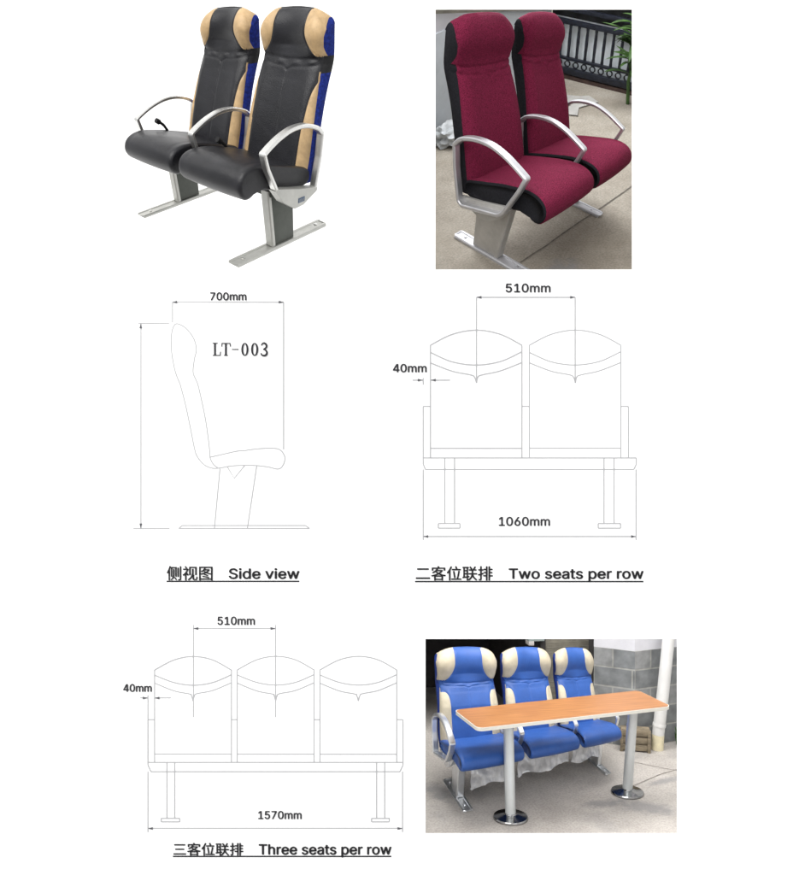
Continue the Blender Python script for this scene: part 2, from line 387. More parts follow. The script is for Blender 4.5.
    for k, nm in names.items():
        if k not in faces: continue
        if k in ('side', 'neck'):
            for sg in (-1, 1):
                fs = [f for f in faces[k] if vs[f[0]][0] * sg > 0]
                if fs: from_data(nm, V, fs, mats[k], o)
        else: from_data(nm, V, faces[k], mats['wing'], o)
    return o

# ---------------------------------------------------------------- one seat cushion
CUSH = [(-.352, .366), (-.385, .392), (-.402, .432), (-.390, .478), (-.345, .508), (-.270, .515), (-.150, .496), (-.02, .462), (.08, .432), (.145, .412), (.172, .385), (.165, .335), (.10, .318), (.0, .330), (-.10, .350), (-.20, .376), (-.262, .386), (-.315, .366)]
def build_cushion(parent, cx, W, mats, split=False):
    prof = crspline(CUSH, 7); n = len(prof)
    cyy, czz = sum(p[0] for p in prof) / n, sum(p[1] for p in prof) / n
    # outward normals
    nr = []
    for i in range(n):
        a, b = prof[i - 1], prof[(i + 1) % n]; t = (b[0] - a[0], b[1] - a[1]); l = math.hypot(*t) or 1
        nr.append((-t[1] / l, t[0] / l))
    ar = sum(prof[i][0] * prof[(i + 1) % n][1] - prof[(i + 1) % n][0] * prof[i][1] for i in range(n))
    if ar > 0: nr = [(-a, -b) for a, b in nr]
    r = .022
    xs = [(-W, 1.0)] + [(-W + r * (1 - math.cos(t)), 1 - math.sin(t)) for t in [PI / 2 * k / 6 for k in range(1, 7)]]
    mid = [(-W + r + (2 * W - 2 * r) * k / 30, 0) for k in range(1, 30)]
    xs = xs + mid + [(-x, d) for x, d in reversed(xs)]
    vs = []; rows = []
    for x, d in xs:
        row = []
        for i in range(n):
            y, z = prof[i]; a = x / W
            up = max(0., nr[i][1])
            puff = .006 * (1 - a * a) * 1.0
            dish = -.012 * up * (1 - a * a) * max(0, min(1, (y + .28) / .2))
            seam = -.003 * gss(abs(x) - W * .80, .006) * up
            wr = .004 * noise.noise(Vector((x * 8 + cx * 5, y * 7, z * 7))) * up
            off = -r * d * .8 + puff + dish + seam + wr
            row.append(len(vs)); vs.append((x + cx, y + nr[i][0] * off, z + nr[i][1] * off))
        rows.append(row)
    main, side = [], []
    for k in range(len(rows) - 1):
        tgt = side if (k < 3 or k > len(rows) - 5) else main
        for i in range(n): tgt.append((rows[k][i], rows[k][(i + 1) % n], rows[k + 1][(i + 1) % n], rows[k + 1][i]))
    caps = []
    for row, sg in ((rows[0], -1), (rows[-1], 1)):
        # inner ring then fan, a slightly domed end
        x0 = vs[row[0]][0]; prev = row
        for s in (.35, .75):
            cur = []
            for q in row:
                v = vs[q]; cur.append(len(vs)); vs.append((x0 + sg * .006 * s, v[1] + (cyy - v[1]) * s, v[2] + (czz - v[2]) * s))
            for i in range(n): caps.append((prev[i], prev[(i + 1) % n], cur[(i + 1) % n], cur[i]))
            prev = cur
        c = len(vs); vs.append((x0 + sg * .006, cyy, czz))
        for i in range(n): caps.append((prev[i], prev[(i + 1) % n], c))
    w = mats['warp']; V = [w((p[0], p[1], mats['zmap'](p[2]))) for p in vs]
    if split:
        o = from_data('seat', V, main, mats['main'], parent)
        for sg in (-1, 1):
            from_data('side_panel', V, [f for f in side + caps if (vs[f[0]][0] - cx) * sg > 0], mats['side'], o)
    else: o = from_data('seat', V, main + side + caps, mats['main'], parent)
    return o

# ---------------------------------------------------------------- armrest loop
def arm_path(arc, rest):
    a = crspline(arc, 5, closed=False)
    P = a[:1] + a[1:-1] + a[-1:] + rest
    out = []
    for i, p in enumerate(P):                 # short guard points keep the bends tight
        for q in (P[i - 1], None, P[(i + 1) % len(P)]):
            if q is None: out.append(p); continue
            l = math.hypot(q[0] - p[0], q[1] - p[1])
            if l > .05: out.append((p[0] + (q[0] - p[0]) * .016 / l, p[1] + (q[1] - p[1]) * .016 / l))
    return out
ARM = arm_path([(.205, .585), (.160, .620), (.060, .650), (-.045, .654), (-.140, .634), (-.215, .605), (-.268, .578)], [(-.240, .505), (-.160, .372), (.0, .330), (.162, .300), (.196, .470)])
ARM_RED = arm_path([(.203, .582), (.155, .626), (.060, .655), (-.045, .662), (-.140, .644), (-.215, .616), (-.286, .584)], [(-.245, .505), (-.152, .362), (-.118, .338), (.142, .285), (.168, .302), (.196, .470)])
def build_armrest(parent, x, path, mats, wid=.040, th=.021, name='armrest'):
    P = chaikin(path, 2, True, .25); n = len(P)
    c = (sum(p[0] for p in P) / n, sum(p[1] for p in P) / n)
    sec = []
    hx, ht, b = wid / 2, th / 2, .005
    for sx, st in ((1, 1), (-1, 1), (-1, -1), (1, -1)):
        for k in ((0, 1) if sx * st > 0 else (1, 0)):
            sec.append((sx * (hx - (b if k == 0 else 0)), st * (ht - (b if k == 1 else 0))))
    # order around
    sec.sort(key=lambda s: math.atan2(s[1] / ht, s[0] / hx))
    bm = bmesh.new(); rings = []; w = mats['warp']
    for i in range(n):
        a, d = P[i - 1], P[(i + 1) % n]; t = Vector((d[0] - a[0], d[1] - a[1])).normalized(); nn = Vector((-t.y, t.x))
        if nn.dot(Vector((P[i][0] - c[0], P[i][1] - c[1]))) < 0: nn = -nn
        rings.append([bm.verts.new(w((x + sx, P[i][0] + nn.x * st, mats['zmap'](P[i][1] + nn.y * st)))) for sx, st in sec])
    m = len(sec)
    for i in range(n):
        for k in range(m): bm.faces.new((rings[i][k], rings[i][(k + 1) % m], rings[(i + 1) % n][(k + 1) % m], rings[(i + 1) % n][k]))
    return from_bm(name, bm, mats['arm'], parent, smooth=32)

def zm(tab):
    def f(z):
        if z >= tab[-1][0]: return tab[-1][1] + (z - tab[-1][0])
        for (a, p), (b, q) in zip(tab, tab[1:]):
            if z <= b: return p + (q - p) * (z - a) / (b - a)
    return f

def build_bench(key, label, centres, arms, rails, railspan, legpoly, mats, zmap, bracket_at, armpath, group):
    root = thing('seat_bench', label, 'seat bench', MW[key], group)
    w = warper(key); mats = dict(mats, warp=w, zmap=zmap)
    wz = lambda p: w((p[0], p[1], p[2] if p[2] < .03 else zmap(p[2])))
    for cx in centres:
        build_backrest(root, cx, .2285, key, mats['back'] | dict(warp=w, zmap=zmap))
        build_cushion(root, cx, .2285, mats['cush'] | dict(warp=w, zmap=zmap), split=(key == 'red'))
    for x in arms: build_armrest(root, x, armpath, mats)
    # beams under the seats
    for y0, z0 in ((-.075, .300), (.085, .285)):
        bm = bmesh.new(); box(bm, arms[0] + .02, arms[-1] - .02, y0 - .022, y0 + .022, z0, z0 + .035, .004); from_bm('cross_beam', bm, mats['leg'], root, warp=wz)
    for x in rails:
        bm = bmesh.new()
        y0, y1 = railspan
        rw = .036
        # foot bar: shallow channel with ridges
        prof = [(-rw, .0), (rw, .0), (rw, .012), (rw - .005, .017), (.020, .017), (.016, .0135), (-.016, .0135), (-.020, .017), (-rw + .005, .017), (-rw, .012)]
        ya = 0.
        ra = [bm.verts.new((x + a, y0 + (.014 if abs(a) > .03 else 0), z)) for a, z in prof]; rb = [bm.verts.new((x + a, y1 - (.014 if abs(a) > .03 else 0), z)) for a, z in prof]
        bm.faces.new(ra); bm.faces.new(list(reversed(rb)))
        for i in range(len(prof)): bm.faces.new((ra[i], ra[(i + 1) % len(prof)], rb[(i + 1) % len(prof)], rb[i]))
        from_bm('foot_bar', bm, mats['foot'], root, warp=wz)
        (yb0, yb1), (yt0, yt1), zt = legpoly
        bm = bmesh.new()
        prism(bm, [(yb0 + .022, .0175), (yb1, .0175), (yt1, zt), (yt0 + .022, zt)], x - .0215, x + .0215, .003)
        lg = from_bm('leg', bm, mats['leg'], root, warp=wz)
        bm = bmesh.new()
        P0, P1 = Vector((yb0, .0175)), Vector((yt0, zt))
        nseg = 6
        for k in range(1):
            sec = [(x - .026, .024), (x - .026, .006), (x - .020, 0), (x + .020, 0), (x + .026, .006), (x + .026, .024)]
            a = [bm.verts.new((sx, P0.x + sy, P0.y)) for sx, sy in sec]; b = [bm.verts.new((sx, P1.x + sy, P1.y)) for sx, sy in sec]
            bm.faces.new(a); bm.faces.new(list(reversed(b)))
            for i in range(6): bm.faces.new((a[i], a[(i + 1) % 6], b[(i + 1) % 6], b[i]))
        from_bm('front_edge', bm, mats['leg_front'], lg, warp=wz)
        for yy in (y0 + .09, y1 - .07):
            bm = bmesh.new(); lathe(bm, [(.009, .0), (.009, .005), (.005, .007)], 10, (x, yy, .0135)); from_bm('bolt', bm, mats['arm'], root, warp=wz)
    for x in bracket_at:
        bm = bmesh.new()
        bx = .033 if key == 'black' else .014
        prism(bm, [(-.184, .382), (-.118, .308), (-.020, .252), (.052, .255), (.166, .300), (.172, .318), (.02, .346), (-.16, .388)], x - bx * .5, x + bx, .003)
        br = from_bm('arm_bracket', bm, mats['bracket'], root, warp=wz)
        if key == 'black' and x > 0:
            bm = bmesh.new(); box(bm, x + .0332, x + .0345, .005, .058, .276, .300); bd = from_bm('badge', bm, M['badge'], br, warp=wz)
            bm = bmesh.new()
            for k in range(3):
                y = .012 + k * .015
                tube(bm, [(x + .0352, y, .281), (x + .0352, y + .004, .294), (x + .0352, y + .009, .281)], .0012, 5)
            from_bm('badge_logo', bm, M['alu'], br, warp=wz)
    return root, w, mats

back = dict(main=M['black_leather'], wing=M['tan_leather'], side=M['navy_fabric'], neck=M['black_rubber'], shell=M['black_rubber'])
ident = lambda z: z
G = 'aluminium framed seat benches shown in the three pictures'
black, wb, _ = build_bench('black', 'two-seat bench in black leather with tan headrest wings and navy blue sides', (-.255, .255), (-.51, 0, .51), (-.40, .40), (-.372, .432),
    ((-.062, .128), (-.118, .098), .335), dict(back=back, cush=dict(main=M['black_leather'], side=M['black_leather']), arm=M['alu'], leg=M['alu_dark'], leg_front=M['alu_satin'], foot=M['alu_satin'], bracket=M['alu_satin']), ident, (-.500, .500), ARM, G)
# belt straps poking up at the seat sides
for x, y, z in ((-.45, -.10, .515), (.02, -.02, .47)):
    bm = bmesh.new()
    tube(bm, [(x, y + .03, z - .04), (x, y, z), (x - .004, y - .035, z + .028)], .009, 8)
    tube(bm, [(x - .004, y - .030, z + .022), (x - .006, y - .055, z + .040)], .016, 10)
    from_bm('recline_lever', bm, M['black_rubber'], black, warp=wb)

redb = dict(main=M['red_fabric'], wing=M['red_fabric'], side=M['black_fabric'], neck=M['black_fabric'], shell=M['black_fabric'])
red, wr, _ = build_bench('red', 'two-seat bench in maroon woven fabric with black sides standing on a concrete yard', (-.255, .255), (-.51, 0, .51), (-.40, .40), (-.262, .30),
    ((-.045, .148), (-.128, .118), .335), dict(back=redb, cush=dict(main=M['red_fabric'], side=M['black_fabric']), arm=M['alu_red'], leg=M['leg_red'], leg_front=M['leg_red'], foot=mat('matt_aluminium', (.50, .50, .52), .6, metal=.6, var=.06), bracket=M['leg_red']), ident, (-.492, .492), ARM_RED, G)

zb = zm([(0, 0), (.366, .328), (.52, .438), (.578, .485), (.66, .578), (.92, .727), (1.153, .975)])
blueb = dict(main=M['blue_leather'], wing=M['cream_leather'], side=M['blue_dark'], neck=M['blue_dark'], shell=M['blue_dark'])
blue, wl, _ = build_bench('blue', 'three-seat bench in royal blue vinyl with cream wings behind a wooden table', (-.51, 0, .51), (-.765, -.255, .255, .765), (-.65, .65), (-.26, .28),
    ((-.055, .09), (-.10, .08), .330), dict(back=blueb, cush=dict(main=M['blue_leather'], side=M['blue_dark']), arm=M['alu_blue'], leg=M['alu_blue'], leg_front=M['alu_blue'], foot=M['alu_blue'], bracket=M['alu_blue']), zb, (-.73, .73), ARM, G)
# silver life-jacket pouches hanging under the blue seats
for cx, (xa, xb), (za, zc) in ((-.51, (-.60, -.285), (.105, .14)), (0, (-.235, .235), (.11, .15)), (.51, (.275, .60), (.125, .155))):
    bm = bmesh.new(); nx, nz = 70, 26; g = []
    for i in range(nx + 1):
        row = []
        for j in range(nz + 1):
            a, b = i / nx, j / nz
            x = xa + (xb - xa) * a; zl = za + (zc - za) * a + .015 * math.sin(a * 9 + cx * 4)
            z = .30 + (zl - .30) * b
            y = -.13 + .035 * noise.noise(Vector((x * 7, z * 12, 1.7 + cx))) * (.3 + b) + .010 * math.sin(x * 45 + z * 20) * b - .02 * b + .016 * abs(noise.noise(Vector((x * 24, z * 5, 4.4 + cx)))) + .006 * noise.noise(Vector((x * 60, z * 9, cx)))
            row.append(bm.verts.new((x, y, z)))
        g.append(row)
    for i in range(nx):
        for j in range(nz): bm.faces.new((g[i][j], g[i + 1][j], g[i + 1][j + 1], g[i][j + 1]))
    r = bmesh.ops.solidify(bm, geom=list(bm.faces), thickness=.004)
    po = from_bm('under_seat_pouch', bm, M['foil'], blue, smooth=60, warp=wl)
    bm = bmesh.new()
    tube(bm, [(xa + (xb - xa) * k / 20, -.13 + .035 * noise.noise(Vector(((xa + (xb - xa) * k / 20) * 7, .15 * 12, 1.7 + cx))), za + (zc - za) * k / 20 + .015 * math.sin(k / 20 * 9 + cx * 4)) for k in range(21)], .006, 6)
    from_bm('hem', bm, M['alu_blue'], po, warp=wl)

# ---------------------------------------------------------------- table in the blue scene
sb = scaler('blue')
TX = dict(h=.738, x0=-.863, x1=.693, y0=-.747, y1=-.333, rot=.133)
tbl = thing('table', 'long orange wood-topped table on two round silver pedestal legs', 'table', MW['blue'])
def trot(x, y):
    c, s = math.cos(TX['rot']), math.sin(TX['rot']); return (x * c - y * s, x * s + y * c)
def slab(name, z0, z1, grow, m, parent):
    r = .045; pts = []
    x0, x1, y0, y1 = TX['x0'] - grow, TX['x1'] + grow, TX['y0'] - grow, TX['y1'] + grow
    for cx, cy, a0 in ((x1 - r, y1 - r, 0), (x0 + r, y1 - r, 90), (x0 + r, y0 + r, 180), (x1 - r, y0 + r, 270)):
        for k in range(9):
            t = math.radians(a0 + 90 * k / 8); pts.append(trot(cx + r * math.cos(t), cy + r * math.sin(t)))
    bm = bmesh.new(); lo = [bm.verts.new((x, y, z0)) for x, y in pts]; hi = [bm.verts.new((x, y, z1)) for x, y in pts]
    bm.faces.new(hi); bm.faces.new(list(reversed(lo)))
    for i in range(len(pts)): bm.faces.new((lo[i], lo[(i + 1) % len(pts)], hi[(i + 1) % len(pts)], hi[i]))
    return from_bm(name, bm, m, parent, warp=sb)
top = slab('table_top', .7115, .738, 0, M['wood'], tbl)
slab('edge_band', .7125, .7365, .004, M['table_edge'], top)
for x, y, xt, yt in ((-.446, -.640, -.452, -.585), (.575, -.385, .590, -.440)):
    bm = bmesh.new(); tube(bm, [(x + (xt - x) * k / 6, y + (yt - y) * k / 6, .012 + .70 * k / 6) for k in range(7)], .0375, 28)
    lg = from_bm('leg', bm, M['post'], tbl, warp=sb)
    bm = bmesh.new(); lathe(bm, [(.125, 0), (.125, .010), (.120, .018), (.075, .026), (.045, .034), (.040, .040)], 40, (x, y, .001)); from_bm('base_plate', bm, M['chrome'], lg, warp=sb)
    bm = bmesh.new(); lathe(bm, [(.07, 0), (.07, .008), (.045, .014)], 28, (xt, yt, .697)); from_bm('top_plate', bm, M['post'], lg, warp=sb)

# ---------------------------------------------------------------- grounds
def ground(key, m, x0, x1, y0, y1, name, label):
    bm = bmesh.new(); bmesh.ops.create_grid(bm, x_segments=24, y_segments=24, size=.5)
    for v in bm.verts: v.co = Vector((x0 + (x1 - x0) * (v.co.x + .5), y0 + (y1 - y0) * (v.co.y + .5), 0)) * SC[key]
    R = FIT[key]['R']; T = FIT[key]['T']; s = SC[key]
    no = Vector((-R[2][0], -R[2][1], -R[2][2])); d0 = -T[2] * s - (BOARD + .03)   # keep what lies behind the board
    co = no * (-d0 / no.length_squared)
    bmesh.ops.bisect_plane(bm, geom=list(bm.verts) + list(bm.edges) + list(bm.faces), plane_co=co, plane_no=no, clear_inner=True)
    o = from_bm(name, bm, m, None, MW[key], smooth=None)
    return tag(o, label, kind='structure')
ground('red', M['concrete_red'], -2.6, 3.4, -2.2, 3.2, 'ground', 'stained warm grey concrete under the maroon bench')
ground('blue', M['concrete_blue'], -3.2, 3.4, -2.0, 4.0, 'ground', 'pale concrete paving under the blue bench')
def crack(key, pts, wid, m, label):
    bm = bmesh.new(); P = []
    for (a, b) in zip(pts, pts[1:]):
        for k in range(10): P.append(Vector((a[0] + (b[0] - a[0]) * k / 10, a[1] + (b[1] - a[1]) * k / 10, 0)))
    P = [p + Vector((noise.noise(p * 6) * .012, noise.noise(p * 6 + Vector((5, 5, 5))) * .012, 0)) for p in P]
    for i in range(len(P) - 1):
        d = (P[i + 1] - P[i]).normalized(); n = Vector((-d.y, d.x, 0)) * wid / 2
        d2 = (P[min(i + 2, len(P) - 1)] - P[i + 1]); d2 = d2.normalized() if d2.length > 0 else d; n2 = Vector((-d2.y, d2.x, 0)) * wid / 2
        q = [P[i] - n, P[i] + n, P[i + 1] + n2, P[i + 1] - n2]
        bm.faces.new([bm.verts.new(v + Vector((0, 0, .003))) for v in q])
    bmesh.ops.remove_doubles(bm, verts=list(bm.verts), dist=1e-5)
    return tag(from_bm('floor_joint', bm, m, None, MW[key], smooth=None, warp=scaler(key)), label, kind='structure')
M['joint'] = mat('dark_joint_filler', (.13, .115, .095), .95, var=.3)
M['joint_pale'] = mat('grey_joint_filler', (.22, .20, .18), .95, var=.3)
crack('red', [(-.36, -.225), (.82, -.03), (1.6, .10)], .010, M['joint'], 'dark joint line across the yard before the maroon bench')
crack('blue', [(.62, -.30), (.95, -.12), (1.35, .05), (2.0, .12)], .008, M['joint_pale'], 'thin crack in the paving right of the table')
crack('blue', [(.85, .25), (1.1, .02), (1.5, -.25)], .006, M['joint_pale'], 'short crack in the paving by the white pipe')

# ---------------------------------------------------------------- red yard: walls, railing, plant
def local(key, o_xy, d_xy):                  # frame along a wall foot
    d = Vector((d_xy[0], d_xy[1], 0)).normalized(); n = Vector((-d.y, d.x, 0)); s = SC[key]
    return lambda p: (Vector((o_xy[0], o_xy[1], 0)) + d * p[0] + n * p[1] + Vector((0, 0, p[2]))) * s
lw = local('red', (.346, 1.358), (1.354, .242))
wall = thing('yard_wall', 'blue-grey painted wall with a dark ledge behind the maroon bench', 'wall', MW['red'])
bm = bmesh.new(); box(bm, -.5, 1.36, .0, .12, -.02, .70); from_bm('wall_face', bm, M['wall_grey'], wall, warp=lw)
bm = bmesh.new()
vs_ = [(-.5, -.03, .96), (-.001, -.03, .83), (1.20, -.03, .553), (1.36, -.03, .515)]
for q in (0,):
    a = [bm.verts.new((x, -.02, z)) for x, _, z in vs_] ; b = [bm.verts.new((x, -.02, z + .022)) for x, _, z in vs_]
    a2 = [bm.verts.new((x, .0 - .001, z)) for x, _, z in vs_]; b2 = [bm.verts.new((x, .0 - .001, z + .022)) for x, _, z in vs_]
    for i in range(3):
        bm.faces.new((a[i], a[i + 1], b[i + 1], b[i])); bm.faces.new((b[i], b[i + 1], b2[i + 1], b2[i])); bm.faces.new((a[i], a2[i], a2[i + 1], a[i + 1]))
from_bm('ledge', bm, M['shutter'], wall, warp=lw, smooth=None)
bm = bmesh.new(); box(bm, -.5, 1.36, .01, .11, .70, 1.1); from_bm('upper_wall', bm, M['plaster'], wall, warp=lw)
lf = local('red', (1.763 - .2209 * .10, 1.555 + .9753 * .10), (.22096, -.97528))
post = thing('corner_post', 'narrow white post between the grey wall and the iron railing', 'post', MW['red'])
bm = bmesh.new(); box(bm, -.10, -.03, -.02, .05, 0, .95, .004); from_bm('shaft', bm, M['plaster'], post, warp=lf)
bm = bmesh.new(); box(bm, -.105, -.025, -.025, .055, .95, .98, .004); from_bm('cap', bm, M['plaster'], post, warp=lf)
rail = thing('iron_railing', 'dark iron balustrade with turned balusters and pale panels behind', 'railing', MW['red'])
L0, L1 = -.02, 1.30
bm = bmesh.new(); box(bm, L0, L1, .0, .030, .405, .440, .004); box(bm, L0, L1, .0, .03, .50, .53, .004); box(bm, L0, L1, -.01, .04, .60, .66, .006); from_bm('top_rail', bm, M['iron'], rail, warp=lf)
bm = bmesh.new(); box(bm, L0, L1, .0, .030, .145, .165, .004); box(bm, L0, L1, -.002, .032, .040, .085, .004); from_bm('bottom_rail', bm, M['iron'], rail, warp=lf)
bm = bmesh.new(); box(bm, L0, L1, .005, .050, -.02, .030, .004); from_bm('kerb', bm, mat('dark_reddish_kerb', (.05, .028, .022), .8, var=.3), rail, warp=lf)
step = .0735; k = 0; x = .025
while x < L1:
    bm = bmesh.new()
    lathe(bm, [(.012, 0), (.012, .012), (.0105, .03), (.0115, .07), (.0125, .12), (.0115, .18), (.010, .215), (.012, .23), (.012, .242)], 10, (x, .015, .165)); from_bm('baluster', bm, M['iron'], rail, warp=lf)
    bm = bmesh.new()
    cxr, czr = x, .115; R_, r_ = .022, .006; seg = 14
    pts = [(cxr + R_ * math.cos(2 * PI * q / seg), .015, czr + R_ * math.sin(2 * PI * q / seg)) for q in range(seg + 1)]
    tube(bm, pts, r_, 6, cap=False); from_bm('ring', bm, M['iron'], rail, warp=lf)
    x += step; k += 1
pan = thing('pale_fence_panel', 'pale grey sheet fence standing behind the iron railing', 'panel', MW['red'])
bm = bmesh.new(); box(bm, L0, L1, .06, .08, .0, .44); from_bm('sheet', bm, M['pale_panel'], pan, warp=lf)
bm = bmesh.new(); box(bm, L0, L1, .055, .09, .44, .80); from_bm('dark_board', bm, mat('dark_shed_paint', (.022, .024, .026), .8, var=.5, vscale=8), pan, warp=lf)
plant = thing('potted_palm', 'green plant with long narrow leaves leaning over the railing', 'plant', MW['red'])
def leaf(bm, base, d, L, w, droop, n=8):
    d = Vector(d).normalized(); side = d.cross(Vector((0, 0, 1))).normalized(); pts = []
    for i in range(n + 1):
        t = i / n; p = Vector(base) + d * L * t + Vector((0, 0, -droop * t * t)); ww = w * math.sin(PI * min(1, .12 + .88 * t)) ** .7
        pts.append((bm.verts.new(p - side * ww), bm.verts.new(p + Vector((0, 0, -ww * .4))), bm.verts.new(p + side * ww)))
    for a, b in zip(pts, pts[1:]):
        bm.faces.new((a[0], a[1], b[1], b[0])); bm.faces.new((a[1], a[2], b[2], b[1]))
PB = (.80, -.15)
bm = bmesh.new(); tube(bm, [(PB[0], PB[1], 0), (PB[0] - .02, PB[1], .16), (PB[0] - .01, PB[1], .36), (PB[0] - .02, PB[1] - .01, .50)], [.014, .012, .010, .006], 8); from_bm('stem', bm, M['leaf'], plant, warp=lf)
for q in range(26):
    ang = random.uniform(0, 2 * PI); z = random.uniform(.20, .52)
    bm = bmesh.new(); leaf(bm, (PB[0] - .015, PB[1], z), (math.cos(ang), math.sin(ang) * .8, random.uniform(.1, .6)), random.uniform(.16, .30), random.uniform(.013, .022), random.uniform(.02, .12))
    from_bm('leaf', bm, M['leaf'], plant, smooth=180, warp=lf)
for q in range(22):
    ang = random.uniform(0, 2 * PI); z = random.uniform(.40, .60)
    bm = bmesh.new(); leaf(bm, (PB[0] - .03 + random.uniform(-.05, .05), PB[1] + .03, z), (math.cos(ang), math.sin(ang) * .6, random.uniform(-.1, .5)), random.uniform(.09, .17), random.uniform(.014, .024), random.uniform(.02, .08))
    from_bm('leaf', bm, M['leaf'], plant, smooth=180, warp=lf)
# litter in the yard
def crumple(name, label, cat, key, c, sz, h, m, seed):
    bm = bmesh.new(); bmesh.ops.create_icosphere(bm, subdivisions=4, radius=1)
    for v in bm.verts:
        n = noise.noise(v.co * 2.3 + Vector((seed, 0, 0))) * .45 + abs(noise.noise(v.co * 6 + Vector((0, seed, 0)))) * .35
        p = v.co * (1 + n); v.co = Vector((c[0] + p.x * sz[0], c[1] + p.y * sz[1], max(0.004, (p.z + .7) * h)))
    return tag(from_bm(name, bm, m, None, MW[key], smooth=40, warp=scaler(key)), label, cat)
crumple('plastic_bag', 'crumpled whitish plastic bag at the foot of the grey wall', 'bag', 'red', (.36, 1.22), (.12, .08), .075, M['plastic_bag'], 2.)
bm = bmesh.new(); pts = [(1.30, 1.28), (1.52, 1.27), (1.60, 1.15), (1.655, 1.12), (1.62, .99), (1.44, 1.02), (1.33, .93), (1.22, 1.10)]
a = [bm.verts.new((x, y, .006)) for x, y in pts]; b = [bm.verts.new((x, y, .012)) for x, y in pts]; bm.faces.new(b); bm.faces.new(list(reversed(a)))
for i in range(len(pts)): bm.faces.new((a[i], a[(i + 1) % len(pts)], b[(i + 1) % len(pts)], b[i]))
tag(from_bm('paper_sheet', bm, mat('pale_grey_paper', (.33, .32, .30), .8, var=.15, vscale=9), None, MW['red'], warp=scaler('red')), 'flat pale sheet lying on the ground near the railing', 'sheet')

# ---------------------------------------------------------------- blue yard: block wall, pipe, shutter, dark store
def wall_uv(o, fn):
    at = o.data.attributes.new('wall_uv', 'FLOAT_VECTOR', 'POINT')
    for i, v in enumerate(o.data.vertices): at.data[i].vector = fn(v.co)
C0, CL, CR = (1.071, .507), (.790, .735), (2.9, .86)
bw = thing('block_wall', 'corner wall of grey blocks below and white plaster above', 'wall', MW['blue'])
def vwall(name, A_, B_, z0, z1, th, m, parent, key='blue', nx=1):
    A_, B_ = Vector((*A_, 0)), Vector((*B_, 0)); d = (B_ - A_).normalized(); n = Vector((-d.y, d.x, 0)) * th
    if n.y < 0: n = -n
    bm = bmesh.new(); q = [A_, B_, B_ + n, A_ + n]
    lo = [bm.verts.new(p + Vector((0, 0, z0))) for p in q]; hi = [bm.verts.new(p + Vector((0, 0, z1))) for p in q]
    bm.faces.new(lo); bm.faces.new(list(reversed(hi)))
    for i in range(4): bm.faces.new((lo[i], lo[(i + 1) % 4], hi[(i + 1) % 4], hi[i]))
    o = from_bm(name, bm, m, parent, smooth=None, warp=scaler(key))
    s = SC[key]
    wall_uv(o, lambda c: ((Vector(c) / s - A_).dot(d), c.z / s, 0))
    return o
ZP = .845
vwall('block_face', CL, C0, 0, ZP, .25, M['blocks'], bw)
vwall('block_face', C0, CR, 0, ZP, .25, M['blocks'], bw)
def inset(p, d): return (p[0] + d[0], p[1] + d[1])
vwall('plaster_face', inset(CL, (0, .004)), inset(C0, (0, .006)), ZP, 1.9, .25, M['plaster'], bw)
vwall('plaster_face', inset(C0, (0, .006)), (1.62, .507 + .549 * .353 / 1.829 + .006), ZP, 1.9, .25, M['plaster'], bw)
vwall('upper_block_face', (1.62, .507 + .549 * .353 / 1.829 + .003), (2.9, .866), ZP, 1.9, .25, M['blocks'], bw)
pp = thing('drainpipe', 'white round drainpipe with a yellowed foot beside the block wall', 'pipe', MW['blue'])
bm = bmesh.new(); tube(bm, [(1.262, .44, .13), (1.30, .43, .5), (1.335, .42, .9), (1.36, .41, 1.2), (1.40, .40, 1.7)], .052, 28); from_bm('pipe', bm, M['pipe'], pp, warp=sb)
bm = bmesh.new(); tube(bm, [(1.255, .44, .0), (1.262, .44, .129)], .053, 28); from_bm('pipe_foot', bm, M['pipe_stained'], pp, warp=sb)
bm = bmesh.new(); tube(bm, [(1.27, .44, .20), (1.274, .44, .225)], .057, 28); from_bm('collar', bm, M['pipe'], pp, warp=sb)
sh = thing('roller_shutter', 'grey-brown ribbed shutter between the dark opening and the block wall', 'shutter', MW['blue'])
bm = bmesh.new(); box(bm, .42, .86, 1.00, 1.03, 0, 1.9)
z = .02
while z < 1.88: tube(bm, [(.42, 1.004, z), (.86, 1.004, z)], .006, 6); z += .045
from_bm('curtain', bm, M['shutter'], sh, warp=sb)
bm = bmesh.new(); box(bm, .375, .425, .965, 1.05, 0, 1.9, .004); box(bm, .855, .885, .90, 1.05, 0, 1.9, .004); from_bm('guide_rail', bm, M['dark_room'], sh, warp=sb)
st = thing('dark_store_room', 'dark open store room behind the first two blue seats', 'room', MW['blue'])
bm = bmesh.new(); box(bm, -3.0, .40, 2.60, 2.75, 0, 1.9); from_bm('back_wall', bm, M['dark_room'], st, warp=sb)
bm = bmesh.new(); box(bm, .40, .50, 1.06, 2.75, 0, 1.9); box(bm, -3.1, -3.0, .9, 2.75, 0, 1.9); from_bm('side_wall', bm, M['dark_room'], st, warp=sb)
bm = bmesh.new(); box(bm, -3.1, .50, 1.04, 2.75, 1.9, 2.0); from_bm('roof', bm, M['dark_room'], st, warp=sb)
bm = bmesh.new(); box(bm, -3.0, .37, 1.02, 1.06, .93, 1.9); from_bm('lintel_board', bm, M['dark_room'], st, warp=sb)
mb = thing('meter_box', 'small grey box fixed beside the dark opening', 'box', MW['blue'])
bm = bmesh.new(); box(bm, .25, .40, .93, 1.02, .865, .915, .004); from_bm('case', bm, mat('grey_green_box', (.25, .29, .28), .6), mb, warp=sb)
bm = bmesh.new(); box(bm, .25, .30, .925, 1.02, .83, .865, .003); from_bm('bracket', bm, mat('box_bracket', (.4, .38, .36), .6), mb, warp=sb)
cr = thing('crate', 'brown slatted timber crate at the foot of the block wall', 'crate', MW['blue'])
